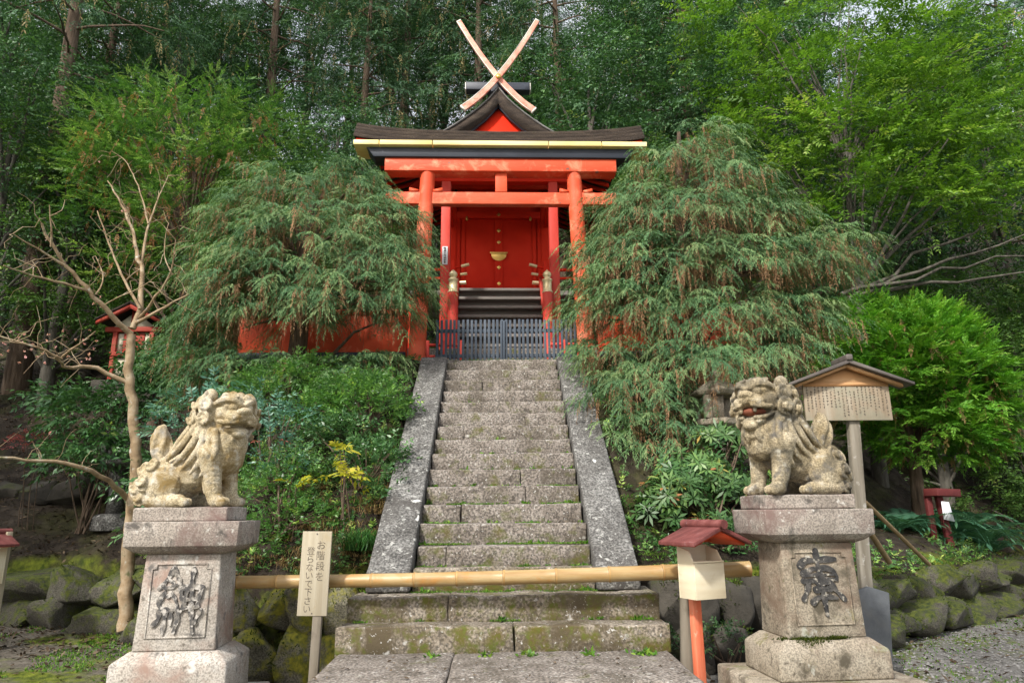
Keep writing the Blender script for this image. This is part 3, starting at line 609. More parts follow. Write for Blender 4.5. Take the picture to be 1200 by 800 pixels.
# beams above the canopy posts, bracket blocks
part('canopy_beam', 'shrine_red', -1.5, 1.5, 12.73, 12.90, 8.052, 8.30)
part('canopy_purlin', 'shrine_red', -2.45, 2.45, 12.70, 12.93, 8.42, 8.60)
for s in (-1, 1):
    part('bracket_block', 'shrine_red', s * 1.085 - 0.16, s * 1.085 + 0.16, 12.68, 12.95, 8.302, 8.418)
    part('tie_rail', 'shrine_red', s * 1.085 - 0.06, s * 1.085 + 0.06, 12.92, 14.34, 7.75, 7.95)
    part('gilt_beam_end', 'gilt', s * 2.451, s * 2.475, 12.69, 12.94, 8.41, 8.61)
part('frog_leg_strut', 'shrine_red', -0.35, 0.35, 12.78, 12.85, 8.302, 8.418)
# canopy roof: bark slab rising from the front eave to the gable
def canopy_z(x, y):
    t = np.clip((y - 12.0) / 2.2, 0, 1.4)
    return 8.44 + 0.008 * x * x + 0.0016 * x ** 4 + 0.42 * t + 0.35 * t * t
xs = np.linspace(-2.85, 2.85, 25); ys = np.linspace(11.98, 14.75, 9)
def slab(xs, ys, fz, thick, turn=True):
    nx, ny = len(xs), len(ys); v = []
    for q in (0, 1):
        for y in ys:
            for x in xs: v.append(hall_pt(x, y, fz(x, y) + q * thick))
    f = []
    for q in (0, 1):
        o = q * nx * ny
        for i in range(ny - 1):
            for j in range(nx - 1):
                a = o + i * nx + j; c = (a, a + 1, a + nx + 1, a + nx); f.append(c if q else c[::-1])
    n1 = nx * ny
    for j in range(nx - 1):
        f.append((j, j + 1, n1 + j + 1, n1 + j)); a = (ny - 1) * nx + j; f.append((a + 1, a, n1 + a, n1 + a + 1))
    for i in range(ny - 1):
        a = i * nx; f.append((a + nx, a, n1 + a, n1 + a + nx)); a = i * nx + nx - 1; f.append((a, a + nx, n1 + a + nx, n1 + a))
    return MB().add(v, f)
for k in range(4):                              # courses of layered bark, each set back a little
    slab(np.linspace(-2.85 + 0.012 * k, 2.85 - 0.012 * k, 25), np.linspace(11.98 + 0.022 * k, 14.75, 9), lambda x, y: canopy_z(x, y - 0.022 * k) + 0.086 * k, 0.083).build('bark_course', 'cypress_bark_roof', hall, bevel=0.012)
slab(np.linspace(-2.80, 2.80, 25), np.linspace(12.02, 12.16, 2), lambda x, y: canopy_z(x, 12.0) - 0.085, 0.082).build('eave_board', 'shrine_red', hall)
me = None
for k in range(27):                            # rafters under the canopy
    x = -2.7 + k * 5.4 / 26
    pr = [(12.12, canopy_z(x, 12.12) - 0.005), (14.4, canopy_z(x, 14.4) - 0.005), (14.4, canopy_z(x, 14.4) - 0.085), (12.12, canopy_z(x, 12.12) - 0.085)]
    MB().poly(pr, x - 0.035, x + 0.035, lambda p, r_, t: hall_pt(t, p, r_)).build('rafter', 'shrine_red', hall)
# main gable roof, curved sides
def gz(ax): return 11.02 - 1.10 * ax ** 0.86 * (1 - 0.115 * ax) if ax > 0 else 11.02
prof = [abs(q) for q in np.linspace(0, 2.65, 14)]
top = [(x, gz(x)) for x in prof]; bot = [(x, gz(x) - (0.38 - 0.04 * x)) for x in prof]
for s in (-1, 1):
    ring = [(s * x, z) for x, z in top] + [(s * x, z) for x, z in bot[::-1]]
    MB().poly(ring, 13.92, 17.9, lambda p, r_, t: hall_pt(p, t, r_)).build('gable_roof', 'cypress_bark_roof', hall)
    ring = [(s * (x + 0.0), z + 0.035) for x, z in top] + [(s * x, z + 0.002) for x, z in top[::-1]]
    MB().poly(ring, 13.89, 14.02, lambda p, r_, t: hall_pt(p, t, r_)).build('roof_edge', 'grey_edge', hall)
    for k in range(12):                        # side eave rafters
        y = 14.3 + k * 0.3
        pr = [(s * x, gz(x) - 0.39 + 0.04 * x) for x in np.linspace(1.1, 2.6, 5)]; pr = pr + [(a, z - 0.08) for a, z in pr[::-1]]
        MB().poly(pr, y, y + 0.07, lambda p, r_, t: hall_pt(p, t, r_)).build('side_rafter', 'shrine_red', hall)
    pr = [(s * x, gz(x) - 0.38 + 0.04 * x) for x in np.linspace(0, 2.5, 10)]
    pr = pr + [(a, z - 0.05) for a, z in pr[::-1]]
    MB().poly(pr, 14.0, 14.06, lambda p, r_, t: hall_pt(p, t, r_)).build('barge_board', 'black_lacquer', hall)
MB().poly([(-2.0, 8.6), (2.0, 8.6), (0.9, 9.72), (0, 10.60), (-0.9, 9.72)], 14.1, 14.2, lambda p, r_, t: hall_pt(p, t, r_)).build('gable_panel', 'shrine_red', hall)
# ridge box, transverse log, crossed finials
part('ridge_box', 'black_lacquer', -0.17, 0.17, 13.98, 17.8, 10.98, 11.22)
lg = part('ridge_log', 'black_lacquer', -0.76, 0.76, 14.35, 14.58, 11.28, 11.49, bevel=0.02)
for s in (-1, 1): part('log_end', 'white_paint', s * 0.762, s * 0.785, 14.36, 14.57, 11.29, 11.48, parent=lg)
for s in (-1, 1):
    pts = []
    for t in np.linspace(0, 1, 9):
        # runs from the lower end on one side through the crossing to the tip on the other
        x = s * (0.80 - 1.72 * t + 0.03 * math.sin(t * 3.14)); z = 10.44 + 0.96 * t * 1.2 + 1.18 * t * t
        pts.append((x, z))
    pts = np.array(pts); T = np.gradient(pts, axis=0); T /= np.linalg.norm(T, axis=1)[:, None]; Nn = np.stack([-T[:, 1], T[:, 0]], 1)
    wd = np.linspace(0.08, 0.055, 9)[:, None]; a = pts + Nn * wd; b_ = pts - Nn * wd
    yo = 13.80 + 0.06 * (s > 0)
    ring = list(map(tuple, a)) + list(map(tuple, b_[::-1]))
    ch = MB().poly(ring, yo, yo + 0.058, lambda p, r_, t: hall_pt(p, t, r_)).build('crossed_finial', 'salmon_paint', hall, bevel=0.006)
    for e, k in ((pts[0], 0), (pts[-1], -1)):
        d = T[k] * (1 if k else -1); c0 = e; ring = [tuple(c0 + Nn[k] * wd[k]), tuple(c0 + Nn[k] * wd[k] + d * 0.03), tuple(c0 - Nn[k] * wd[k] + d * 0.03), tuple(c0 - Nn[k] * wd[k])]
        MB().poly(ring, yo - 0.002, yo + 0.06, lambda p, r_, t: hall_pt(p, t, r_)).build('white_tip', 'white_paint', ch)
    ring = list(map(tuple, pts + Nn * wd * 0.98)) + list(map(tuple, (pts + Nn * wd * 0.72)[::-1]))
    MB().poly(ring, yo - 0.004, yo + 0.002, lambda p, r_, t: hall_pt(p, t, r_)).build('white_edge', 'white_paint', ch)
a = np.linspace(0, 2 * math.pi, 13)[:-1]
MB().poly([(0.06 * math.cos(q), 11.25 + 0.06 * math.sin(q)) for q in a], 13.775, 13.80, lambda p, r_, t: hall_pt(p, t, r_)).build('gilt_boss', 'gilt', hall)

# ------------------------------------------------------------------ picket barrier at the head of the stairs
pk = thing('picket_fence', 'low blue-grey picket fence closing the head of the stairs', 'fence', (0, 10.85, 3.87))
me = MB().box((0, 0, 0.35), (0.040, 0.022, 0.70)).mesh('picket'); me.materials.append(MATS['picket_paint'])
xs = np.linspace(-1.06, 1.20, 33)
for k, x in enumerate(xs): inst('picket', me, pk, (x + random.uniform(-.004, .004), 10.84, 3.88 + random.uniform(-.006, .006)), (0, random.uniform(-.008, .008), 0), bevel=0.003)
for (a, b_) in ((-1.09, 0.005), (0.02, 1.23)):
    for z in (3.98, 4.40): MB().box(((a + b_) / 2, 10.872, z), (b_ - a, 0.04, 0.055)).build('rail', 'picket_paint', pk, bevel=0.004)
for x in (-0.012, 0.030): MB().box((x, 10.815, 4.22), (0.036, 0.026, 0.68)).build('gate_stile', 'picket_paint', pk, bevel=0.003)
# ------------------------------------------------------------------ vermilion board fences left and right of the gate
def board_fence(label, x0, x1, y, z0, z1):
    t = thing('board_fence', label, 'fence', (x0, y, z0)); n = max(2, int(round((x1 - x0) / 0.62))); st = (x1 - x0) / n
    for k in range(n):
        MB().box2((x0 + k * st + 0.003, y, z0 + 0.085), (x0 + (k + 1) * st - 0.003, y + 0.025 + 0.003 * (k % 2), z1)).build('board', 'vermilion', t, bevel=0.003)
    for k in range(0, n + 1, 2): MB().box((x0 + k * st, y + 0.06, (z0 + z1) / 2), (0.10, 0.10, z1 - z0 + 0.1)).build('post', 'vermilion', t, bevel=0.006)
    MB().box2((x0 - 0.03, y - 0.03, z0 - 0.03), (x1 + 0.03, y + 0.11, z0 + 0.08)).build('sill', 'black_lacquer', t, bevel=0.006)
    MB().box2((x0 - 0.03, y - 0.025, z1 + 0.004), (x1 + 0.03, y + 0.09, z1 + 0.09)).build('top_rail', 'vermilion', t, bevel=0.006)
board_fence('orange board fence half hidden by the weeping tree left of the gate', -4.42, -1.66, 11.25, 4.06, 4.80)
board_fence('orange board fence half hidden by the weeping tree right of the gate', 1.68, 4.4, 11.30, 4.06, 4.70)
def low_rail(label, x0, x1, y):
    t = thing('low_railing', label, 'railing', (x0, y, 3.85))
    for x in np.linspace(x0, x1, 3): MB().box((x, y, 4.15), (0.06, 0.06, 0.62)).build('post', 'shrine_red_faded', t)
    for z in (3.97, 4.17, 4.38): MB().box(((x0 + x1) / 2, y - 0.002, z), (x1 - x0 + 0.05, 0.04, 0.05)).build('rail', 'shrine_red_faded', t)
low_rail('short pinkish red railing left behind the picket fence', -1.32, -0.72, 11.75)
low_rail('short pinkish red railing right behind the picket fence', 0.82, 1.36, 11.75)
# ------------------------------------------------------------------ pedestals with carved characters
def strokes(lines, fn, width, depth, name, m, parent):
    """brush strokes: round-ended ribbons standing slightly proud of the panel; fn maps carving units to the panel"""
    mb = MB()
    for k, ln in enumerate(lines):
        w_ = width
        if isinstance(ln[0], (int, float)): w_ = width * ln[0]; ln = ln[1:]
        p = np.array(ln, float)
        q = [p[0]]
        for a, b_ in zip(p[:-1], p[1:]):
            n = max(2, int(np.linalg.norm(b_ - a) / 12))
            q += [a + (b_ - a) * t for t in np.linspace(0, 1, n + 1)[1:]]
        q = np.array(q)
        if len(q) > 4:
            for _ in range(3): q[1:-1] = (q[:-2] + 2 * q[1:-1] + q[2:]) / 4
        T = np.gradient(q, axis=0); T /= np.linalg.norm(T, axis=1)[:, None] + 1e-9; N = np.stack([-T[:, 1], T[:, 0]], 1)
        s_ = np.linspace(0, 1, len(q)); rad = w_ / 2 * (1.0 + 0.22 * np.sin(s_ * 9 + k) - 0.25 * s_)
        ang = np.linspace(math.pi / 2, 3 * math.pi / 2, 6)[1:-1]
        L = q + N * rad[:, None]; Rr = q - N * rad[:, None]
        cap0 = [q[0] + rad[0] * (math.cos(t) * T[0] + math.sin(t) * N[0]) for t in ang]
        cap1 = [q[-1] - rad[-1] * (math.cos(t) * T[-1] + math.sin(t) * N[-1]) for t in ang]
        ring = list(L[::-1]) + cap0 + list(Rr) + cap1
        d = depth + 0.0006 * k; n = len(ring)
        v = [fn(c[0], c[1], 0.0) for c in ring] + [fn(c[0], c[1], d) for c in ring]
        f = [(i, (i + 1) % n, n + (i + 1) % n, n + i) for i in range(n)]
        mb.add(v, f)
        # top surface as quads between the two sides, so curved strokes stay clean
        m_ = len(q); v2 = [fn(c[0], c[1], d) for c in L] + [fn(c[0], c[1], d) for c in Rr]
        mb.add(v2, np.array([(i, m_ + i, m_ + i + 1, i + 1) for i in range(m_ - 1)]))
        for cp, e in ((cap0, 0), (cap1, m_ - 1)):
            pts = [L[e] if e == 0 else Rr[e]] + cp + [Rr[e] if e == 0 else L[e]]
            mb.add([fn(c[0], c[1], d) for c in pts], [tuple(range(len(pts)))])
    return mb.build(name, m, parent)
CHAR_L = [[(325, 175), (285, 250), (235, 315), (205, 335)], [(332, 190), (365, 240), (400, 300)], [0.7, (290, 265), (345, 300)], [0.7, (262, 335), (330, 325), (375, 305)],
          [0.8, (318, 370), (372, 430), (385, 470)], [(262, 372), (212, 445), (232, 490), (300, 510)], [0.8, (290, 400), (330, 385)],
          [(235, 520), (232, 585), (182, 625)], [(290, 525), (280, 690)], [0.8, (342, 520), (345, 620)], [(392, 500), (405, 590), (382, 680)], [0.7, (232, 515), (395, 505)],
          [(512, 185), (502, 310)], [(405, 335), (500, 322), (612, 332)], [0.9, (410, 345), (432, 440)], [0.9, (472, 350), (452, 470), (422, 530)],
          [(512, 330), (522, 500), (552, 690)], [0.9, (600, 345), (572, 480)], [0.8, (612, 510), (562, 610)], [0.7, (440, 430), (580, 420)], [0.7, (450, 490), (590, 485)]]
CHAR_R = [[1.2, (350, 132), (355, 240), (372, 330)], [1.2, (185, 250), (225, 208), (340, 208), (440, 200), (530, 200)], [1.1, (205, 315), (300, 275), (430, 270), (505, 295), (530, 345)],
          [1.1, (200, 375), (330, 372), (400, 365), (525, 365)], [0.6, (215, 335), (320, 325), (510, 325)], [1.1, (250, 390), (225, 450), (185, 520)], [1.1, (455, 390), (500, 450), (575, 525)],
          [1.1, (310, 445), (470, 440)], [(270, 545), (320, 508), (410, 500), (505, 515)], [1.1, (372, 340), (380, 500), (390, 650)], [0.7, (330, 400), (430, 398)]]
def pedestal(label, cx, yf, wd, turn, mat, chars, cmat, cox, plinth):
    hw = wd / 2; k = 0.69; cy = yf + hw * k
    t = thing('stone_pedestal', label, 'pedestal', (cx, cy, 0)); c = (cx, cy)
    def rect(a, z): return [(cx - a, cy - a * k, z), (cx + a, cy - a * k, z), (cx + a, cy + a * k, z), (cx - a, cy + a * k, z)]
    if plinth: MB().loft([rect(hw + 0.20, -0.05), rect(hw + 0.19, 0.276)]).build('plinth_slab', mat, t, bevel=0.02)
    else: MB().loft([rect(hw + 0.17, -0.05), rect(hw + 0.16, 0.12)]).build('plinth_slab', mat, t, bevel=0.02)
    z0 = 0.278 if plinth else 0.122
    zb = 0.48 if plinth else 0.405
    MB().loft([rect(hw, z0), rect(hw - 0.005, zb), rect(0.335, zb + 0.075)]).build('base_block', mat, t, bevel=0.014)
    zs = zb + 0.077; zt = 1.252 - (0 if plinth else 0.05); dz = zt - 1.252
    sh = MB().loft([rect(0.315, zs), rect(0.292, zt)]).build('shaft', mat, t, bevel=0.012)
    MB().loft([rect(0.325, zt + 0.001), rect(0.375, 1.272 + dz), rect(0.438, 1.315 + dz), rect(0.444, 1.498 + dz), rect(0.437, 1.504 + dz)]).build('cap', 'granite_cap', t, bevel=0.012)
    def face(px, pz, d):
        zz = zs + (zt - zs) * pz; h = 0.315 + (0.292 - 0.315) * pz
        return (cx + px, cy - h * k - d, zz)
    b0, b1, w_ = 0.13, 0.90, 0.232
    ring = [(-w_, b0), (w_, b0), (w_, b1 - 0.05), (w_ - 0.035, b1 - 0.05), (w_ - 0.035, b1), (-w_ + 0.035, b1), (-w_ + 0.035, b1 - 0.05), (-w_, b1 - 0.05)]
    n = len(ring); inn = [(x * 0.955, 0.525 + (z - 0.525) * 0.965) for x, z in ring]
    v = [face(x, z, -0.004) for x, z in ring] + [face(x, z, 0.009) for x, z in ring] + [face(x, z, 0.009) for x, z in inn] + [face(x, z, -0.004) for x, z in inn]
    f = []
    for i in range(n):
        q = (i + 1) % n
        f += [(i, q, n + q, n + i), (n + i, n + q, 2 * n + q, 2 * n + i), (2 * n + i, 2 * n + q, 3 * n + q, 3 * n + i)]
    MB().add(v, f).build('panel_border', mat, sh)
    strokes(chars, lambda a, b_, d: face((a - cox) / 600 * 0.50, 0.525 - (b_ - 425) / 600 * 0.78, d - 0.003), 46, 0.013, 'carved_character', cmat, sh)
    t.rotation_euler = (0, 0, turn)
    return t, c
pl_, cl = pedestal('pale stone pedestal with weathered carved character, left of the stairs', -2.577, 5.66, 0.885, R(3.5), 'granite_pedestal', CHAR_L, 'carved_worn', 395, False)
pr_, cr = pedestal('mossy stone pedestal with black carved character, right of the stairs', 2.43, 5.43, 0.885, R(5), 'granite_pedestal_mossy', CHAR_R, 'carved_black', 372, True)

# ------------------------------------------------------------------ guardian lions: one carved, continuous body each
ICO = {}
for k in (1, 2):
    bm = bmesh.new(); bmesh.ops.create_icosphere(bm, subdivisions=k, radius=1.0)
    ICO[k] = (np.array([v.co[:] for v in bm.verts]), np.array([[v.index for v in f.verts] for f in bm.faces])); bm.free()
def lion(label, loc, rz, head_yaw, head_pitch, mouth, mat, scale, group):
    t = thing('lion_statue', label, 'statue', (loc[0], loc[1], loc[2]), rz, group)
    V = []; Fc = []; cnt = [0]; HM_ = [None]
    def ell(c, r_, rot=None, sub=2):
        v, f = ICO[sub]; v = v * np.array(r_)
        if rot is not None: v = v @ np.array(rot).T
        v = v + np.array(c, float)
        if HM_[0] is not None: v = v @ HM_[0][:3, :3].T + HM_[0][:3, 3]
        V.append(v); Fc.append(f + cnt[0]); cnt[0] += len(v)
    def sweep(pts, rads, n=None):
        pts = [np.array(p, float) for p in pts]
        # smooth path through the points
        q = []; rr = []
        for k in range(len(pts) - 1):
            p0 = pts[max(k - 1, 0)]; p1 = pts[k]; p2 = pts[k + 1]; p3 = pts[min(k + 2, len(pts) - 1)]
            m_ = max(2, int(np.linalg.norm(p2 - p1) / (0.45 * min(rads[k], rads[k + 1]))))
            for u_ in np.linspace(0, 1, m_, endpoint=False):
                q.append(0.5 * (2 * p1 + (p2 - p0) * u_ + (2 * p0 - 5 * p1 + 4 * p2 - p3) * u_ ** 2 + (3 * p1 - p0 - 3 * p2 + p3) * u_ ** 3)); rr.append(rads[k] * (1 - u_) + rads[k + 1] * u_)
        q.append(pts[-1]); rr.append(rads[-1])
        for c, r_ in zip(q, rr): ell(c, (r_, r_, r_), sub=1 if r_ < 0.05 else 2)
    def curl(c, r_, axis):
        """a snail curl: knob with a ridge winding round it"""
        c = np.array(c, float); ell(c, (r_ * 0.72,) * 3)
        ax = np.array(axis, float); ax /= np.linalg.norm(ax); u_ = np.cross(ax, (0, 0, 1.0)); u_ /= np.linalg.norm(u_) + 1e-9; v_ = np.cross(ax, u_)
        pts = []; rads = []
        for a_ in np.linspace(0, 5.2 * math.pi / 2, 9):
            rr = r_ * (0.35 + 0.62 * a_ / 8.2); pts.append(c + ax * r_ * (0.86 - 0.085 * a_) + u_ * rr * math.cos(a_) + v_ * rr * math.sin(a_)); rads.append(r_ * 0.26)
        sweep(pts, rads)
    # body: x forward, z up, the statue is about one metre long
    ell((-0.20, 0, 0.22), (0.24, 0.20, 0.20)); ell((-0.02, 0, 0.30), (0.26, 0.18, 0.19)); ell((0.12, 0, 0.42), (0.22, 0.19, 0.24), Matrix.Rotation(-0.5, 3, 'Y'))
    ell((0.27, 0, 0.50), (0.17, 0.20, 0.24)); ell((0.22, 0, 0.62), (0.17, 0.18, 0.18)); ell((0.30, 0, 0.42), (0.13, 0.17, 0.14))
    for s in (-1, 1):
        ell((-0.21, s * 0.15, 0.20), (0.19, 0.10, 0.20), Matrix.Rotation(-0.3, 3, 'Y'))                      # haunch
        sweep([(-0.27, s * 0.16, 0.07), (-0.10, s * 0.185, 0.055), (0.0, s * 0.19, 0.055)], [0.075, 0.062, 0.06])   # hind foot
        for k in (-1, 0, 1): ell((0.055, s * 0.19 + k * 0.036, 0.045), (0.045, 0.022, 0.04))
        sweep([(0.22, s * 0.15, 0.44), (0.245, s * 0.145, 0.27), (0.275, s * 0.14, 0.10), (0.30, s * 0.14, 0.06)], [0.115, 0.082, 0.066, 0.068])   # foreleg
        for k in (-1, 0, 1): ell((0.355, s * 0.14 + k * 0.040, 0.045), (0.052, 0.024, 0.044))
        sweep([(0.20, s * 0.16, 0.30), (0.19, s * 0.15, 0.20), (0.20, s * 0.15, 0.12)], [0.035, 0.028, 0.014])         # tuft behind the foreleg
        # curls over rump and haunch
        for c, r_ in (((-0.36, s * 0.10, 0.31), 0.085), ((-0.40, s * 0.11, 0.16), 0.09), ((-0.25, s * 0.17, 0.34), 0.08), ((-0.31, s * 0.205, 0.21), 0.075), ((-0.35, s * 0.17, 0.08), 0.065)):
            curl(c, r_, (-0.4, s, 0.25))
        # mane locks sweeping down the shoulder and back
        for k in range(5):
            a_ = -0.04 + 0.075 * k
            sweep([(0.10 + a_ * 0.6, s * (0.145 + 0.01 * k), 0.72 - 0.02 * k), (0.03 + a_, s * (0.185 + 0.008 * k), 0.56 - 0.025 * k), (-0.08 + a_ * 1.15, s * (0.165 + 0.012 * k), 0.44 - 0.03 * k), (-0.17 + a_ * 1.3, s * (0.14 + 0.016 * k), 0.37 - 0.03 * k)],
                  [0.035, 0.033, 0.026, 0.012])
    for k in range(4):                                                                                       # locks along the spine
        y = -0.075 + 0.05 * k
        sweep([(0.02, y * 1.3, 0.73), (-0.10, y * 1.2, 0.58), (-0.19, y, 0.46), (-0.27, y, 0.39)], [0.042, 0.036, 0.028, 0.016])
    # upright flame tail
    sweep([(-0.30, 0, 0.36), (-0.31, 0, 0.46), (-0.335, 0, 0.56), (-0.35, 0, 0.66), (-0.33, 0, 0.71)], [0.06, 0.085, 0.085, 0.06, 0.028])
    for a_ in np.linspace(0, 2 * math.pi, 7)[:-1]:
        sweep([(-0.30 + 0.05 * math.cos(a_), 0.05 * math.sin(a_), 0.38), (-0.32 + 0.085 * math.cos(a_), 0.085 * math.sin(a_), 0.50), (-0.345 + 0.062 * math.cos(a_ + .5), 0.062 * math.sin(a_ + .5), 0.62), (-0.335, 0, 0.72)], [0.022, 0.028, 0.024, 0.014])
    # head
    HM = Matrix.Translation((0.29, 0, 0.795)) @ Matrix.Rotation(head_yaw, 4, 'Z') @ Matrix.Rotation(head_pitch, 4, 'Y') @ Matrix.Scale(1.17, 4)
    HM_[0] = np.array(HM)
    ell((0, 0, 0.01), (0.155, 0.165, 0.145)); ell((0.06, 0, 0.07), (0.10, 0.135, 0.075))
    drop = 0.055 if mouth else 0.012
    ell((0.13, 0, -0.005), (0.095, 0.115, 0.055)); ell((0.155, 0.065, -0.02), (0.06, 0.055, 0.045)); ell((0.155, -0.065, -0.02), (0.06, 0.055, 0.045))
    ell((0.205, 0, 0.035), (0.036, 0.055, 0.032)); ell((0.195, 0.038, 0.025), (0.028,) * 3); ell((0.195, -0.038, 0.025), (0.028,) * 3)
    ell((0.105, 0, -0.095 - drop), (0.09, 0.10, 0.032), Matrix.Rotation(0.28 if mouth else 0.05, 3, 'Y')); ell((0.02, 0, -0.10 - drop * 0.5), (0.10, 0.12, 0.06))
    ell((0.16, 0, -0.115 - drop * 1.35), (0.04, 0.06, 0.035))
    ell((0.05, 0, -0.175 - drop), (0.10, 0.125, 0.085)); ell((0.03, 0, 0.10), (0.11, 0.13, 0.08))
    for s in (-1, 1):
        ell((0.135, s * 0.062, 0.060), (0.030, 0.034, 0.030))                                                # eyes
        sweep([(0.155, s * 0.02, 0.085), (0.135, s * 0.075, 0.115), (0.08, s * 0.13, 0.105), (0.03, s * 0.155, 0.07)], [0.022, 0.030, 0.028, 0.020])   # brow
        for c, r_ in (((0.12, s * 0.045, 0.135), 0.034), ((0.08, s * 0.10, 0.135), 0.034), ((0.05, s * 0.03, 0.150), 0.036)): curl(c, r_, (1, s * .4, .8))
        sweep([(0.20, s * 0.05, -0.045), (0.155, s * 0.115, -0.055), (0.09, s * 0.14, -0.05)], [0.020, 0.022, 0.018])      # lip
        if mouth:
            ell((0.175, s * 0.055, -0.075), (0.016, 0.014, 0.03)); sweep([(0.17, s * 0.05, -0.135), (0.12, s * 0.10, -0.125), (0.06, s * 0.13, -0.09)], [0.018, 0.018, 0.018])
        ell((-0.05, s * 0.155, 0.135), (0.062, 0.05, 0.058)); ell((-0.10, s * 0.15, 0.125), (0.05, 0.035, 0.045))             # round ears
        # cheek and mane curls in rows
        for k, a_ in enumerate(np.linspace(-1.2, 0.35, 4)):
            curl((-0.005 - 0.015 * (k % 2), s * (0.172 * math.cos(a_) + 0.012), -0.01 + 0.18 * math.sin(a_)), 0.068, (0.45, s, math.sin(a_) * .6))
            curl((-0.115, s * (0.195 * math.cos(a_ + .15)), -0.04 + 0.20 * math.sin(a_ + .15)), 0.074, (-0.1, s, math.sin(a_) * .6))
        for k, a_ in enumerate(np.linspace(-0.7, 0.8, 3)): curl((-0.185, s * 0.145 * math.cos(a_), -0.05 + 0.20 * math.sin(a_)), 0.072, (-0.8, s, 0.2))
        for k in range(3): sweep([(0.13 - 0.05 * k, s * (0.03 + 0.045 * k), -0.13 - drop), (0.13 - 0.055 * k, s * (0.04 + 0.05 * k), -0.20 - drop), (0.11 - 0.05 * k, s * (0.05 + 0.05 * k), -0.25 - drop)], [0.028, 0.024, 0.012])   # beard
    me = MB().add(np.concatenate(V), np.concatenate(Fc)).mesh('tmp')
    o = bpy.data.objects.new('tmp', me); COL.objects.link(o)
    rm = o.modifiers.new('r', 'REMESH'); rm.mode = 'VOXEL'; rm.voxel_size = 0.0074
    sm_ = o.modifiers.new('s', 'SMOOTH'); sm_.factor = 0.4; sm_.iterations = 1
    dg = bpy.context.evaluated_depsgraph_get(); me2 = bpy.data.meshes.new_from_object(o.evaluated_get(dg))
    bpy.data.objects.remove(o); bpy.data.meshes.remove(me)
    me2.transform(Matrix.Translation((0, 0, 0.105)) @ Matrix.Scale(scale, 4)); me2.name = 'body'; me2.materials.clear(); me2.materials.append(MATS[mat]); smooth(me2)
    b_ = bpy.data.objects.new('body', me2); COL.objects.link(b_); b_.parent = t
    me3 = rough_block((0.76, 0.46, 0.11), 3, 0.006, 6, 3, 0.012); me3.materials.append(MATS['granite_cap'])
    s_ = bpy.data.objects.new('base_slab', me3); COL.objects.link(s_); s_.parent = t; s_.location = (0.02, 0, 0.054); s_.rotation_euler = (0, 0, -rz if abs(rz) < 1 else math.pi - rz)
    if mouth:
        bm = bmesh.new(); bmesh.ops.create_icosphere(bm, subdivisions=2, radius=1.0, matrix=Matrix.Translation((0.095, 0, -0.082)) @ Matrix.Diagonal((0.082, 0.094, 0.035, 1)))
        for v in bm.verts: v.co = HM @ v.co
        me4 = bpy.data.meshes.new('mouth'); bm.to_mesh(me4); bm.free(); me4.transform(Matrix.Translation((0, 0, 0.105)) @ Matrix.Scale(scale, 4)); me4.materials.append(MATS['mouth_red']); smooth(me4)
        m_ = bpy.data.objects.new('mouth', me4); COL.objects.link(m_); m_.parent = b_
    return t
lion('seated stone guardian lion with closed mouth on the left pedestal', (cl[0] - 0.06, cl[1], 1.457), R(-6), R(-34), R(6), False, 'lion_stone', 0.97, 'guardian lions')
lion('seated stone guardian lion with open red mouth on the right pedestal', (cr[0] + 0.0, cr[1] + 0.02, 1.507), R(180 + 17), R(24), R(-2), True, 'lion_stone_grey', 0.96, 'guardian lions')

# ------------------------------------------------------------------ stone lanterns
def lantern(label, x, y, z, h, m='granite_coping'):
    t = thing('stone_lantern', label, 'stone lantern', (x, y, z)); k = h / 1.6
    def oct_(r_): return [(x + r_ * math.cos(a_ + math.pi / 6), y + r_ * math.sin(a_ + math.pi / 6)) for a_ in np.linspace(0, 2 * math.pi, 7)[:-1]]
    MB().loft([[(a, b_, z + zz * k) for a, b_ in oct_(r_ * k)] for r_, zz in ((0.32, -0.1), (0.32, 0.10), (0.22, 0.16))]).build('foot', m, t, bevel=0.01)
    MB().lathe((x, y, z), [(0.13 * k, 0.16 * k), (0.115 * k, 0.5 * k), (0.13 * k, 0.85 * k)], 16).build('pillar', m, t, sm=True)
    MB().loft([[(a, b_, z + zz * k) for a, b_ in oct_(r_ * k)] for r_, zz in ((0.17, 0.852), (0.32, 0.93), (0.32, 1.0))]).build('platform', m, t, bevel=0.01)
    s = 0.21 * k
    for sx_ in (-1, 1):
        for sy_ in (-1, 1): MB().box((x + sx_ * s * 0.85, y + sy_ * s * 0.85, z + 1.155 * k), (s * 0.42, s * 0.42, 0.30 * k)).build('fire_box_pillar', m, t, bevel=0.008)
    MB().box((x - s * 0.25, y - s * 0.80, z + 1.155 * k), (s * 0.78, s * 0.2, 0.296 * k)).build('fire_box_panel', m, t)
    MB().box((x - s * 0.80, y, z + 1.155 * k), (s * 0.2, s * 1.27, 0.296 * k)).build('fire_box_panel', m, t)
    MB().loft([[(a, b_, z + zz * k) for a, b_ in oct_(r_ * k)] for r_, zz in ((0.32, 1.307), (0.36, 1.36), (0.20, 1.47), (0.10, 1.52))]).build('roof', m, t, bevel=0.012)
    MB().lathe((x, y, z + 1.52 * k), [(0.07 * k, 0), (0.09 * k, 0.06 * k), (0.05 * k, 0.13 * k), (0.01, 0.17 * k)], 12).build('finial', m, t, sm=True)
lantern('old stone lantern under the right weeping tree behind the lion', P(840, 470, 9.0)[0], 9.0, P(840, 495, 9.0)[2] - 0.98, 1.62, 'granite_pedestal_mossy')
lantern('slim stone lantern half hidden behind the plum trunk at left', P(139, 560, 10.6)[0], 10.6, float(th(P(139, 560, 10.6)[0], 10.6)), 1.5)
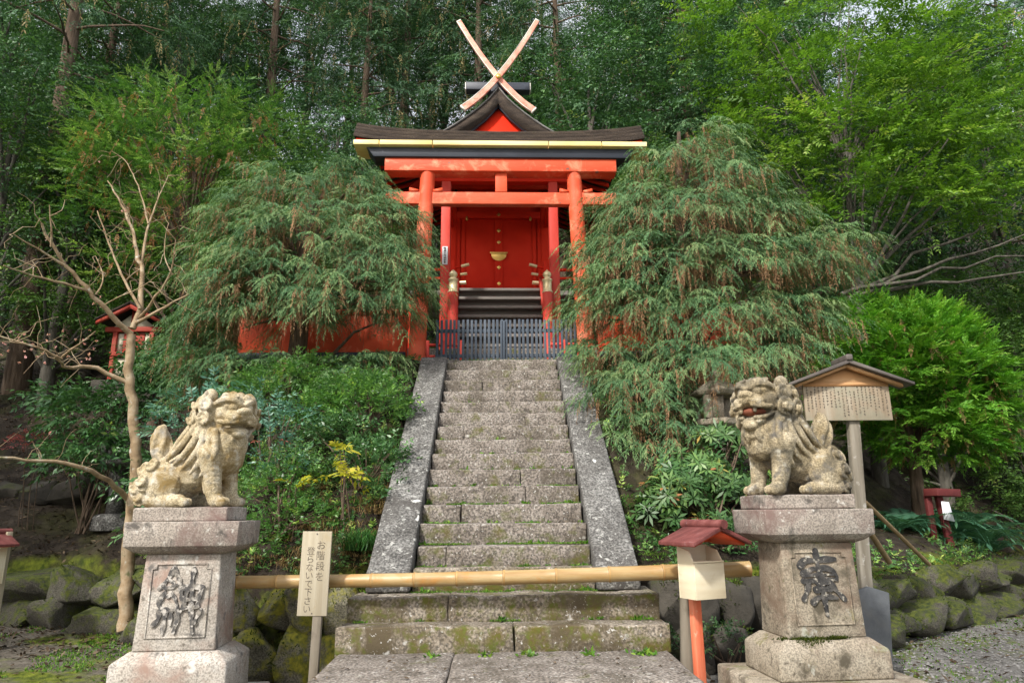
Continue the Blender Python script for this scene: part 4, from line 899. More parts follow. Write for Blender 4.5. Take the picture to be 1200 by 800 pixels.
# ------------------------------------------------------------------ bamboo barrier pole
pz = P(590, 672, 6.2)
A_, B_ = np.array(P(262, 682, 6.24)), np.array(P(881, 666, 6.14))
bp_ = thing('bamboo_pole', 'yellow bamboo pole laid across the foot of the stairs as a barrier', 'bamboo pole', tuple(A_))
nodes_px = [281, 327, 437, 487, 537, 592, 653, 715, 778, 836, 881]
frac = [0.0] + [(q - 262) / (881 - 262) for q in nodes_px]
dir_ = (B_ - A_)
for k in range(len(frac) - 1):
    f0, f1 = frac[k], frac[k + 1]; L = (f1 - f0)
    ts = [f0, f0 + 0.06 * L, f0 + 0.3 * L, f0 + 0.7 * L, f1 - 0.06 * L, f1 - 0.004]
    r0 = 0.054 + 0.012 * f0
    MB().tube([A_ + dir_ * t + np.array([0, 0, -0.02 * math.sin(t * 3.14)]) for t in ts], [r0 * 1.04, r0, r0 * 0.985, r0 * 0.985, r0, r0 * 1.04], 18).build('internode', 'bamboo_skin', bp_, sm=True)
    if k: 
        c = A_ + dir_ * f0 + np.array([0, 0, -0.02 * math.sin(f0 * 3.14)])
        MB().tube([c - dir_ * 0.0035, c - dir_ * 0.001, c + dir_ * 0.0005], [r0 * 1.03, r0 * 1.085, r0 * 1.03], 18).build('node_ring', 'bamboo_node', bp_, sm=True)

# ------------------------------------------------------------------ text helper
_glyph = {}
def glyph(ch):
    if ch not in _glyph:
        c = bpy.data.curves.new('g', 'FONT'); c.body = ch; c.size = 1.0; o = bpy.data.objects.new('g', c); COL.objects.link(o)
        me = bpy.data.meshes.new_from_object(o.evaluated_get(bpy.context.evaluated_depsgraph_get()))
        v = np.array([q.co[:2] for q in me.vertices]); f = [tuple(p.vertices) for p in me.polygons]
        bpy.data.objects.remove(o); bpy.data.curves.remove(c); bpy.data.meshes.remove(me)
        if len(v): v = v - (v.max(0) + v.min(0)) / 2
        _glyph[ch] = (v, f)
    return _glyph[ch]

# ------------------------------------------------------------------ wooden sign on a stake, left of the stairs
Ys = 6.02
c0 = A3(P(369, 671, Ys)); up = A3(P(373, 622, Ys)) - A3(P(366, 721, Ys)); bh = np.linalg.norm(up); up /= bh
rt = np.array([up[2], 0, -up[0]]); fw = np.array([0, -1.0, 0]); wd = np.linalg.norm(A3(P(389, 622, Ys)) - A3(P(355, 622, Ys)))
sg = thing('wooden_sign', 'pale wooden sign board with brushed Japanese writing, leaning on its stake', 'sign', tuple(A3(P(371, 800, Ys))))
M_ = np.stack([rt, -fw, up], 1)
MB().box(c0, (wd, 0.022, bh), M_).build('board', 'board_wood', sg, bevel=0.003)
mb = MB()
def put(mb, ch, cx, cz, size, off):
    v, f = glyph(ch)
    if len(v): mb.add(c0 + fw * off + (cx + v[:, :1] * size) * rt + (cz + v[:, 1:2] * size) * up, f)
for k, ch in enumerate('お階段を'): put(mb, ch, 0.042, bh * (0.335 - 0.125 * k), 0.078, 0.0122)
for k, ch in enumerate('登らないで下さい'): put(mb, ch, -0.042, bh * (0.265 - 0.098 * k), 0.070, 0.0122)
mb.build('writing', 'ink_faded', sg)
for q in (0.47, -0.47): MB().tube([c0 + up * bh * q + fw * 0.010, c0 + up * bh * q + fw * 0.015], 0.006, 8).build('nail', 'roof_tin', sg)
pb = A3(P(372, 830, Ys + 0.04))
MB().box((c0 + pb) / 2 + up * 0.0, (0.075, 0.05, np.linalg.norm(c0 - pb) + 0.1), M_ @ rotm('Y', 0.0)).build('stake', 'grey_post_wood', sg, bevel=0.006)

# ------------------------------------------------------------------ leaflet boxes with little red roofs
def leaflet_box(label, x, y, zc, s, grp, roof_m='maroon_roof', yaw=0.0, post_m='orange_post'):
    """zc: height of the box centre"""
    t = thing('leaflet_box', label, 'leaflet box', (x, y, 0), yaw)
    def Q(px, py, pz):
        c, sn = math.cos(yaw), math.sin(yaw); return (x + px * c - py * sn, y + px * sn + py * c, pz)
    Rm = rotm('Z', yaw)
    w_, d_, h_ = 0.31 * s, 0.20 * s, 0.38 * s; b0 = zc - h_ / 2
    bx = MB().box(Q(0, -d_ / 2, b0 + 0.14 * s), (w_, 0.014, 0.28 * s), Rm).build('front_board', 'pale_new_wood', t, bevel=0.003)
    MB().box(Q(0, d_ / 2, zc + 0.02 * s), (w_, 0.014, h_ + 0.04 * s), Rm).build('back_board', 'pale_new_wood', t, bevel=0.003)
    for sx_ in (-1, 1):
        pr = [(-d_ / 2 + 0.008, b0), (d_ / 2 - 0.008, b0), (d_ / 2 - 0.008, zc + h_ / 2 + 0.03 * s), (-d_ / 2 + 0.06 * s, zc + h_ / 2), (-d_ / 2 + 0.008, b0 + 0.30 * s)]
        MB().poly(pr, sx_ * (w_ / 2 - 0.014), sx_ * (w_ / 2 - 0.001), lambda p, r_, q: Q(q, p, r_)).build('side_board', 'pale_new_wood', t, bevel=0.002)
    MB().box(Q(0, 0, b0 + 0.006), (w_ - 0.03, d_ - 0.02, 0.012), Rm).build('bottom_board', 'pale_new_wood', t)
    MB().box(Q(0, -d_ / 2 + 0.012, b0 + 0.292 * s), (w_ - 0.004, 0.05 * s, 0.014), Rm).build('lip_board', 'pale_new_wood', t, bevel=0.002)
    MB().box(Q(0.03 * s, d_ / 2 + 0.045, zc / 2 + 0.12), (0.085 * s, 0.06, zc + 0.55 * s), Rm).build('post', post_m, t, bevel=0.005)
    # roof: two slabs meeting at a ridge that points at the viewer and to the left
    zr = zc + h_ / 2 + 0.20 * s; rl = 0.40 * s
    for sx_ in (-1, 1):
        pr = [(0.0, zr), (sx_ * 0.30 * s, zr - 0.125 * s), (sx_ * 0.30 * s, zr - 0.155 * s), (0.0, zr - 0.035 * s)]
        MB().poly(pr, -0.30 * s, 0.16 * s, lambda p, r_, q: Q(p, q, r_)).build('roof_slab', roof_m, t, bevel=0.003)
        pr2 = [(0.0, zr - 0.037 * s), (sx_ * 0.26 * s, zr - 0.145 * s), (sx_ * 0.26 * s, zr - 0.160 * s), (0.0, zr - 0.055 * s)]
        MB().poly(pr2, -0.26 * s, 0.13 * s, lambda p, r_, q: Q(p, q, r_)).build('roof_lining', 'vermilion', t)
    MB().poly([(-0.2 * s, zr - 0.14 * s), (0.2 * s, zr - 0.14 * s), (0, zr - 0.056 * s)], 0.06 * s, 0.10 * s, lambda p, r_, q: Q(p, q, r_)).build('gable_board', 'vermilion', t)
    rg = MB().tube([Q(0, -0.33 * s, zr + 0.012), Q(0, 0, zr + 0.012), Q(0, 0.19 * s, zr + 0.012)], 0.038 * s, 8).build('ridge_cap', roof_m, t)
    return t
pbx = P(822, 675, 5.86)
t = leaflet_box('pale wooden leaflet box with maroon roof on an orange post beside the stairs', pbx[0], 5.86, pbx[2] + 0.02, 0.98, 'leaflet boxes', yaw=R(24)); 
pbx = P(-14, 664, 8.2)
t = leaflet_box('small wooden leaflet box with red-edged grey roof at the left picture edge', pbx[0], 8.2, pbx[2], 0.95, 'leaflet boxes', 'maroon_roof', yaw=R(-30), post_m='board_wood')
gp = thing('wooden_post', 'grey weathered post carrying the bamboo pole beside the leaflet box', 'post', tuple(A3(P(806, 830, 6.12))))
a_, b__ = A3(P(806, 700, 6.10)) + np.array([0, 0, 0.12]), A3(P(808, 840, 6.10))
MB().tube([a_, (a_ + b__) / 2, b__], [0.062, 0.066, 0.07], 10).build('shaft', 'grey_post_wood', gp, sm=False)
MB().tube([a_ + np.array([0, 0, 0.001]), a_ + np.array([0, 0, 0.02])], [0.062, 0.045], 10).build('top', 'grey_post_wood', gp)

# ------------------------------------------------------------------ notice board, right
Yn = 7.2
nb = thing('notice_board', 'roofed wooden notice board of dense handwriting on a tall pale post', 'notice board', tuple(A3(P(1022, 785, Yn))))
bl, br = A3(P(947, 493, Yn)), A3(P(1048, 491, Yn)); bw = br[0] - bl[0]; zb_ = bl[2]; zt_ = P(995, 449, Yn)[2]; zr_ = P(995, 428, Yn)[2]; xc = (bl[0] + br[0]) / 2 - 0.02
MB().box((xc, Yn, (zb_ + zt_) / 2), (bw, 0.03, zt_ - zb_)).build('board', 'notice_wood', nb, bevel=0.004)
MB().poly([(xc - bw / 2 + 0.002, zt_ + 0.002), (xc + bw / 2 - 0.002, zt_ + 0.002), (xc, zr_ - 0.02)], Yn - 0.016, Yn + 0.016, lambda p, r_, q: (p, q, r_)).build('gable_board', 'notice_fresh', nb)
MB().box((xc, Yn - 0.0172, zt_ - 0.016), (bw - 0.004, 0.004, 0.044)).build('head_strip', 'notice_fresh', nb)
for s in (-1, 1):
    pr = [(xc, zr_ + 0.035), (xc + s * bw * 0.72, zr_ - 0.215), (xc + s * bw * 0.72, zr_ - 0.245), (xc, zr_ - 0.005)]
    MB().poly(pr, Yn - 0.16, Yn + 0.14, lambda p, r_, q: (p, q, r_)).build('roof_slab', 'roof_tin', nb, bevel=0.004)
    pr = [(xc, zr_ - 0.007), (xc + s * bw * 0.62, zr_ - 0.222), (xc + s * bw * 0.62, zr_ - 0.255), (xc, zr_ - 0.040)]
    MB().poly(pr, Yn - 0.10, Yn - 0.03, lambda p, r_, q: (p, q, r_)).build('roof_batten', 'notice_fresh', nb)
MB().box((xc, Yn - 0.0, zr_ + 0.055), (0.07, 0.36, 0.065)).build('ridge_cap', 'roof_tin', nb, bevel=0.012)
pa, pb_ = A3(P(1003, 494, Yn + 0.05)), A3(P(1024, 800, Yn + 0.05))
pa[2] += 0.3; pa[0] -= 0.01
MB().poly([(-0.058, -0.045), (0.058, -0.045), (0.058, 0.045), (-0.058, 0.045)], 0, 1, lambda p, r_, q: (pb_[0] + (pa[0] - pb_[0]) * q + p, Yn + 0.065 + r_, pb_[2] + (pa[2] - pb_[2]) * q)).build('post', 'old_post_wood', nb, bevel=0.012)
mb = MB(); rs = random.Random(4); ncol = 21                # unreadable columns of small brush marks
for k in range(ncol):
    x_ = xc + bw / 2 - 0.045 - k * (bw - 0.08) / (ncol - 1)
    z_ = zt_ - 0.045 - (0.05 if rs.random() < 0.3 else 0.0); zend = zb_ + 0.03 + rs.uniform(0, 0.12)
    while z_ > zend:
        for q in range(5):
            a = rs.uniform(0, 3.14) if q > 2 else rs.choice((0.05, 1.5)); ln = rs.uniform(0.006, 0.011); cx = x_ + rs.uniform(-.005, .005); cz = z_ + rs.uniform(-.007, .007)
            dx, dz = math.cos(a) * ln, math.sin(a) * ln; nx_, nz_ = -math.sin(a) * 0.0018, math.cos(a) * 0.0018; yy = Yn - 0.0158 - 0.0004 * q
            mb.add([(cx - dx - nx_, yy, cz - dz - nz_), (cx + dx - nx_, yy, cz + dz - nz_), (cx + dx + nx_, yy, cz + dz + nz_), (cx - dx + nx_, yy, cz - dz + nz_)], np.array([(0, 1, 2, 3)]))
        z_ -= rs.uniform(0.026, 0.034)
mb.build('handwriting', 'ink_faded', nb)['kind'] = 'stuff'
# slate tablet in front of the post
sl_ = []
for (u_, v_) in ((1010, 800), (1005, 692), (1018, 687), (1041, 694), (1047, 800)): sl_.append(A3(P(u_, v_, 6.95)))
tb_ = thing('slate_tablet', 'dark grey upright slate tablet at the foot of the notice board', 'tablet', tuple(sl_[0]))
MB().poly([(q[0], q[2]) for q in sl_], 6.93, 7.0, lambda p, r_, q: (p, q, r_)).build('slab', 'slate', tb_, bevel=0.008)
MB().box(((sl_[0][0] + sl_[4][0]) / 2, 6.97, 0.03), (0.44, 0.2, 0.1)).build('foot', 'granite_coping', tb_, bevel=0.01)
# two props leaning against the post
for lab, (u0, v0, y0), (u1, v1, y1), r_ in (('long bamboo prop leaning against the notice board post', (1014, 588, 7.6), (1089, 661, 9.3), 0.024), ('short thick prop below the long bamboo one beside the notice board', (1020, 624, 7.5), (1042, 658, 8.3), 0.03)):
    a, b_ = A3(P(u0, v0, y0)), A3(P(u1, v1, y1))
    o = MB().tube([a, a * .6 + b_ * .4, b_], [r_, r_ * 1.02, r_ * 1.05], 10).build('wooden_prop', 'pole_wood', sm=True, loc=tuple(b_)); tag(o, lab, 'prop')
# ------------------------------------------------------------------ small red stand with a paper
Yr = 11.3
c0 = A3(P(1104, 577, Yr)); zg = float(th(c0[0], Yr)) - 0.05
rs_ = thing('red_stand', 'small old red wooden stand holding white papers among the ferns', 'stand', (c0[0], Yr, zg))
MB().box(c0, (0.50, 0.26, 0.12), rotm('Z', 0.3) @ rotm('Y', 0.03)).build('top_beam', 'red_paint_dull', rs_, bevel=0.008)
MB().box((c0[0] - 0.02, Yr + 0.02, (c0[2] + zg) / 2 - 0.03), (0.10, 0.08, c0[2] - zg), rotm('Y', -0.10)).build('leg', 'red_paint_dull', rs_, bevel=0.006)
MB().box((c0[0] - 0.20, Yr + 0.08, (c0[2] + zg) / 2 - 0.03), (0.09, 0.08, c0[2] - zg)).build('leg', 'red_paint_dull', rs_, bevel=0.006)
a = A3(P(1103, 587, Yr - 0.1)); b_ = A3(P(1112, 588, Yr - 0.1)); c = A3(P(1119, 611, Yr - 0.1)); d = A3(P(1106, 608, Yr - 0.1))
MB().poly([(q[0], q[2]) for q in (a, b_, c, d)], Yr - 0.10, Yr - 0.094, lambda p, r_, q: (p, q, r_)).build('paper', 'paper', rs_)
# ------------------------------------------------------------------ small red hokora shrine, left
Yh = 14.2
def hp(u, v, dy=0.0): return A3(P(u, v, Yh + dy))
hk = thing('small_shrine', 'little red shrine with cream panels standing behind the plum tree', 'shrine', tuple(hp(158, 440)))
zb0, zsill, zbeam, zap = hp(160, 436)[2], hp(160, 415)[2], hp(160, 388)[2], hp(160, 362)[2]
xl, xr = hp(135, 400)[0], hp(178, 400)[0]; xm = (xl + xr) / 2; hw_ = (xr - xl) / 2
for x_ in (xl, xr):
    for dy in (0, 0.7): MB().box((x_, Yh + dy, (zb0 + zbeam) / 2 - 0.3), (0.09, 0.09, zbeam - zb0 + 0.7)).build('post', 'red_paint_old', hk, bevel=0.006)
MB().box((xm, Yh - 0.002, zbeam + 0.03), (2 * hw_ + 0.42, 0.13, 0.10)).build('beam', 'red_paint_old', hk, bevel=0.006)
MB().box((xm, Yh - 0.002, zsill), (2 * hw_ + 0.12, 0.12, 0.09)).build('sill', 'red_paint_old', hk, bevel=0.006)
for s in (-1, 1):
    MB().box((xm + s * hw_ * 0.76, Yh + 0.03, (zsill + zbeam) / 2), (hw_ * 0.32, 0.03, zbeam - zsill - 0.1)).build('panel', 'cream_plaster', hk)
    MB().box((xm + s * hw_ * 0.285, Yh + 0.02, (zsill + zbeam) / 2), (hw_ * 0.56, 0.03, zbeam - zsill - 0.1)).build('door_leaf', 'red_paint_old', hk, bevel=0.004)
    MB().box((xm + s * hw_, Yh + 0.35, (zsill + zbeam) / 2), (0.03, 0.6, zbeam - zsill - 0.1)).build('side_panel', 'cream_plaster', hk)
    pr = [(xm, zap + 0.03), (xm + s * hw_ * 1.75, zbeam + 0.16), (xm + s * hw_ * 1.75, zbeam + 0.08), (xm, zap - 0.07)]
    MB().poly(pr, Yh - 0.30, Yh - 0.24, lambda p, r_, q: (p, q, r_)).build('barge_board', 'red_paint_old', hk)
    pr = [(xm, zap + 0.09), (xm + s * hw_ * 1.8, zbeam + 0.20), (xm + s * hw_ * 1.8, zbeam + 0.165), (xm, zap + 0.035)]
    MB().poly(pr, Yh - 0.32, Yh + 0.95, lambda p, r_, q: (p, q, r_)).build('roof_slab', 'cypress_bark_roof', hk)
MB().box((xm, Yh + 0.03, (zb0 + zsill) / 2 - 0.08), (2 * hw_ - 0.1, 0.03, zsill - zb0)).build('base_panel', 'cream_plaster', hk)
MB().poly([(xm - hw_ * 1.1, zbeam + 0.085), (xm + hw_ * 1.1, zbeam + 0.085), (xm, zap - 0.08)], Yh - 0.05, Yh, lambda p, r_, q: (p, q, r_)).build('gable_panel', 'cream_plaster', hk)
MB().box((xm, Yh - 0.09, (zbeam + zap) / 2 + 0.02), (0.08, 0.05, (zap - zbeam) * 0.7)).build('king_post', 'red_paint_old', hk)
MB().box((xm, Yh + 0.4, zb0 - 0.45), (2 * hw_ + 0.5, 1.3, 0.5)).build('stone_base', 'dark_rock', hk, bevel=0.03)
# ------------------------------------------------------------------ foliage tools
G3 = np.array([0, 0, -1.0])
def unit(a): return a / (np.linalg.norm(a, axis=-1, keepdims=True) + 1e-9)
def rdir(n, rg, zmin=-1.0):
    z = rg.uniform(zmin, 1, n); a = rg.uniform(0, 2 * math.pi, n); r_ = np.sqrt(np.maximum(0, 1 - z * z))
    return np.stack([r_ * np.cos(a), r_ * np.sin(a), z], 1)
def diamonds(mb, B, D, N, L, W, rnd, mid=0.45):
    """one leaf each: base, two shoulders, tip, slightly cupped"""
    S = unit(np.cross(D, N)); L = L[:, None]; W = np.broadcast_to(W, (len(B),))[:, None]
    m_ = B + D * L * mid
    v = np.stack([B, m_ + S * W / 2 + N * W * 0.12, B + D * L - N * W * 0.1, m_ - S * W / 2 + N * W * 0.12], 1).reshape(-1, 3)
    f = np.arange(len(B) * 4).reshape(-1, 4)
    mb.add(v, f, rnd)
def fronds(mb, B, D, N, L, st, rnd, rg):
    """sprays: leaflets in pairs along an arching axis"""
    k = st['pairs']; n = len(B); t = (np.arange(k) + 0.6) / k; dr = st.get('droop', 0.2)
    S = unit(np.cross(D, N)); N = unit(np.cross(S, D))
    pos = B[:, None] + D[:, None] * (L[:, None] * t)[..., None] + G3 * (dr * L[:, None] * t ** 2)[..., None]
    T = unit(D[:, None] + G3 * (2 * dr * t)[None, :, None] * np.ones((n, 1, 1)))
    sh = np.minimum(1, t * 3 + 0.35) * (1 - st.get('taper', 0.6) * t)
    a = math.radians(st.get('ang', 40)); ld = st.get('ldroop', 0.1); jt = st.get('jit', 0.25)
    for s in (-1, 1):
        d = T * math.cos(a) + s * S[:, None] * math.sin(a) + G3 * ld + rg.normal(0, jt, T.shape)
        d = unit(d).reshape(-1, 3); ll = (L[:, None] * st['lf'] * sh * rg.uniform(0.7, 1.25, (n, k))).ravel()
        Nn = unit(np.repeat(N, k, 0) + rg.normal(0, st.get('njit', 0.35), (n * k, 3)))
        W = ll * st['w'] if 'w' in st else np.full(len(ll), st['wabs'])
        r_ = np.clip(np.repeat(rnd, k) + rg.normal(0, 0.07, n * k), 0, 1)
        gm = st.get('gmax', 1.0); rr = np.repeat(rnd, k); r_ = np.where(rr <= gm, np.minimum(r_, gm), np.maximum(r_, gm + 0.04))
        diamonds(mb, pos.reshape(-1, 3), d, Nn, ll, W, r_)
    e = B + D * L[:, None] + G3 * (dr * L)[:, None]; te = unit(D + G3 * 2 * dr)
    ll = L * st['lf'] * 0.75; diamonds(mb, e - te * 0.01, te, N, ll, ll * st['w'] if 'w' in st else np.full(n, st['wabs']), rnd)
    if st.get('rachis'):
        w_ = st['rachis']; ts = np.linspace(0, 1, 4); c = B[:, None] + D[:, None] * (L[:, None] * ts)[..., None] + G3 * (dr * L[:, None] * ts ** 2)[..., None]
        v = np.stack([c - S[:, None] * w_ / 2, c + S[:, None] * w_ / 2], 2).reshape(-1, 3)
        i = (np.arange(n) * 8)[:, None] + np.arange(3)[None] * 2
        f = np.stack([i, i + 1, i + 3, i + 2], -1).reshape(-1, 4); mb.add(v, f, np.repeat(np.minimum(rnd, 0.5), 3))
def crown(mb, blobs, st, axis, seed):
    """sprays spread over lumps; every lump is (centre, (rx, ry, rz), number of plumes)"""
    rg = np.random.default_rng(seed); starts = []
    for c, r_, n in blobs:
        c = np.array(c, float); r_ = np.array(r_ if np.ndim(r_) else (r_,) * 3, float)
        d = rdir(n, rg, st.get('zmin', -0.35)); q = rg.uniform(st.get('inner', 0.35), 1, n)
        p = c + d * r_ * q[:, None]
        rad = p - np.array([axis[0], axis[1], 0]); rad[:, 2] = 0; rad = unit(rad)
        ax = unit(d * st.get('out', 0.6) + rad * st.get('rad', 0.5) + np.array([0, 0, st.get('up', 0.2)]) + rg.normal(0, st.get('pj', 0.25), (n, 3)))
        starts.append(p)
        pl = st.get('plume')
        g0 = np.clip(rg.normal(st.get('gm', 0.36), 0.17, n), 0, st.get('gmax', 1.0))
        if pl:
            m_ = pl['n']; Lp = rg.uniform(*pl['L'], n); s_ = np.linspace(0.18, 1, m_); dp = pl.get('droop', 0.5)
            pos = p[:, None] + ax[:, None] * (Lp[:, None] * s_)[..., None] + G3 * (dp * Lp[:, None] * s_ ** 2)[..., None]
            T = unit(ax[:, None] + G3 * (2 * dp * s_)[None, :, None] * np.ones((n, 1, 1)))
            side = unit(np.cross(ax, np.array([0, 0, 1.0]) + rg.normal(0, 0.2, (n, 3))))
            sg = np.where(np.arange(m_) % 2 == 0, 1, -1)[None, :, None]
            D = unit(T * 0.75 + side[:, None] * sg * pl.get('spread', 0.75) + rg.normal(0, 0.2, T.shape))
            D[:, -1] = T[:, -1]
            B = pos.reshape(-1, 3); D = D.reshape(-1, 3); N = unit(np.array([0, 0, 1.0]) + rg.normal(0, 0.35, D.shape) + 0.3 * np.repeat(ax, m_, 0))
            L = rg.uniform(*st['L'], len(B)) * np.tile(1.05 - 0.45 * np.abs(s_ - 0.45), n)
            rn = np.clip(np.repeat(g0, m_) + np.tile((s_ - 0.6) * 0.35, n) + rg.normal(0, 0.06, len(B)), 0, st.get('gmax', 1.0))
            pb = st.get('brown', 0) * np.clip(np.tile(1.7 - 1.6 * s_, n) * np.repeat(np.clip(1.25 - 0.9 * d[:, 2], 0.1, 2), m_), 0, 3)
            br = rg.random(len(B)) < pb
            rn = np.where(br, rg.uniform(min(0.97, st.get('gmax', 1) + 0.05), 1.0, len(B)), rn)
            D = np.where(br[:, None], unit(D * 0.35 + G3 * 0.9), D)
        else:
            B, D = p, ax; N = unit(np.array([0, 0, 1.0]) + rg.normal(0, 0.45, D.shape)); L = rg.uniform(*st['L'], n)
            rn = g0; br = rg.random(n) < st.get('brown', 0) * (1.6 - 1.4 * q)
            rn = np.where(br, rg.uniform(min(0.97, st.get('gmax', 1) + 0.05), 1.0, n), rn)
        fronds(mb, B, D, N, L, st, rn, rg)
    return np.concatenate(starts)
def limb(mb, a, b_, r0, r1, rg, sag=0.1, n=6, sides=6, wig=0.06):
    a = np.array(a, float); b_ = np.array(b_, float); L = np.linalg.norm(b_ - a); t = np.linspace(0, 1, n)[:, None]
    p = a + (b_ - a) * t + np.array([0, 0, 1.0]) * sag * L * np.sin(t * math.pi) + np.concatenate([np.zeros((1, 3)), rg.normal(0, wig * L / n, (n - 2, 3)), np.zeros((1, 3))])
    mb.tube(p, np.linspace(r0, r1, n), sides)
def plant(name, label, cat, base, blobs, st, leaf, bark='bark_brown', trunk=None, limbs=24, seed=1, group=None, lr=0.03, stems=None, crown_name='crown'):
    t = thing(name, label, cat, tuple(base), group=group); rg = np.random.default_rng(seed)
    mb = MB(); ps = crown(mb, blobs, st, base, seed); mb.build(crown_name, leaf, t)
    if trunk:                              # list of (x, y, z, r)
        tr = MB(); q = np.array(trunk, float); tr.tube(q[:, :3], q[:, 3], 10); tr.build('trunk', bark, t, sm=True)
        if limbs:
            lm = MB()
            for i_ in rg.choice(len(ps), min(limbs, len(ps)), replace=False):
                e = ps[i_]; k = np.argmin(np.linalg.norm(q[:, :3] - (e - np.array([0, 0, 0.35 * np.linalg.norm(e - base)])), axis=1)); limb(lm, q[k, :3], e, min(lr, q[k, 3] * 0.8), 0.006, rg)
            lm.build('limbs', bark, t)['kind'] = 'stuff'
    elif stems:
        lm = MB()
        for i_ in rg.choice(len(ps), min(stems, len(ps)), replace=False):
            e = ps[i_]; a = np.array(base) + np.append(rg.normal(0, 0.08, 2), 0); limb(lm, a, e, lr, 0.004, rg, sag=0.05)
        lm.build('stems', bark, t)['kind'] = 'stuff'
    return t
def bl(u, v, Y, r_, n): return (A3(P(u, v, Y)), r_, n)
def more(b_, f): return [(c, r_, int(n * f)) for c, r_, n in b_]
def gpt(u, v, Y):
    p = A3(P(u, v, Y)); p[2] = float(th(p[0], p[1])); return p

# ------------------------------------------------------------------ weeping cypresses flanking the gate
WEEP = dict(pairs=9, lf=0.40, wabs=0.0095, ang=32, droop=0.55, ldroop=0.42, jit=0.26, L=(0.16, 0.29), gm=0.42, gmax=0.76, brown=0.20, zmin=-0.25,
            out=0.55, rad=0.65, up=0.30, inner=0.45, plume=dict(n=12, L=(0.30, 0.64), droop=0.42, spread=0.85))
WEEP['wabs'] = 0.0095; WEEP['zmin'] = -0.45
lb = [bl(335, 235, 10.5, (0.75, 0.7, 0.45), 62), bl(400, 225, 10.6, (0.7, 0.6, 0.40), 60), bl(296, 265, 10.3, (0.62, 0.6, 0.40), 56), bl(437, 268, 10.5, (0.6, 0.6, 0.4), 48),
      bl(360, 285, 9.9, (0.95, 0.7, 0.45), 90), bl(272, 310, 10.2, (0.5, 0.6, 0.4), 44), bl(430, 310, 10.0, (0.8, 0.6, 0.4), 66), bl(310, 335, 9.8, (0.8, 0.6, 0.4), 70),
      bl(400, 350, 9.7, (0.8, 0.55, 0.35), 62), bl(468, 335, 10.1, (0.34, 0.45, 0.33), 32), bl(270, 372, 10.0, (0.45, 0.5, 0.35), 38), bl(330, 370, 9.9, (0.6, 0.5, 0.22), 34),
      bl(440, 370, 10.0, (0.5, 0.4, 0.2), 22), bl(250, 420, 10.2, (0.4, 0.5, 0.35), 30), bl(425, 432, 10.1, (0.35, 0.4, 0.2), 14), bl(300, 440, 9.9, (0.65, 0.5, 0.22), 30), bl(410, 450, 9.9, (0.45, 0.4, 0.2), 22), bl(262, 452, 9.8, (0.4, 0.4, 0.2), 18)]
b0 = gpt(345, 430, 10.45)
plant('weeping_cypress', 'broad weeping cypress with drooping blue-green sprays, left of the gate', 'tree', b0, more(lb, 1.35), WEEP, 'weeping_leaf', trunk=[(b0[0], b0[1], b0[2] - .2, .16), (b0[0] + .05, b0[1], b0[2] + 1, .13), (b0[0] - .05, b0[1] + .1, b0[2] + 2, .09), (b0[0] + .1, b0[1] + .1, b0[2] + 3.1, .04)], limbs=70, seed=21, lr=0.04)
rb = [bl(825, 175, 10.3, (0.42, 0.4, 0.36), 40), bl(780, 205, 10.2, (0.5, 0.5, 0.36), 46), bl(845, 215, 10.0, (0.6, 0.5, 0.4), 56), bl(745, 250, 10.2, (0.5, 0.5, 0.38), 46), bl(800, 258, 9.7, (0.85, 0.6, 0.42), 84),
      bl(885, 258, 10.0, (0.6, 0.5, 0.38), 52), bl(724, 300, 10.0, (0.5, 0.5, 0.36), 44), bl(770, 315, 9.6, (0.8, 0.6, 0.4), 78), bl(860, 315, 9.6, (0.85, 0.6, 0.4), 80), bl(935, 312, 9.8, (0.6, 0.5, 0.35), 50),
      bl(975, 292, 9.7, (0.30, 0.3, 0.2), 20), bl(706, 350, 10.0, (0.4, 0.45, 0.33), 34), bl(740, 365, 9.6, (0.65, 0.5, 0.33), 54), bl(830, 372, 9.5, (0.8, 0.5, 0.33), 64), bl(915, 375, 9.7, (0.7, 0.5, 0.35), 56),
      bl(714, 420, 9.8, (0.40, 0.4, 0.28), 28), bl(885, 415, 9.5, (0.7, 0.5, 0.28), 46), bl(800, 428, 9.3, (0.6, 0.45, 0.24), 36), bl(745, 465, 9.1, (0.5, 0.45, 0.3), 36), bl(775, 510, 8.9, (0.42, 0.4, 0.28), 26), bl(880, 440, 9.7, (0.5, 0.4, 0.2), 22), bl(735, 520, 9.0, (0.3, 0.3, 0.22), 14), bl(838, 428, 8.75, (0.35, 0.2, 0.12), 16)]
b0 = gpt(815, 430, 10.3)
plant('weeping_cypress', 'tall weeping cypress with brown hanging tips, right of the gate', 'tree', b0, more(rb, 1.25), dict(WEEP, brown=0.27), 'weeping_leaf', trunk=[(b0[0], b0[1], b0[2] - .2, .17), (b0[0] + .05, b0[1], b0[2] + 1.2, .13), (b0[0] - .05, b0[1] + .1, b0[2] + 2.6, .09), (b0[0] + .05, b0[1] + .1, b0[2] + 4.2, .03)], limbs=80, seed=33, lr=0.04)

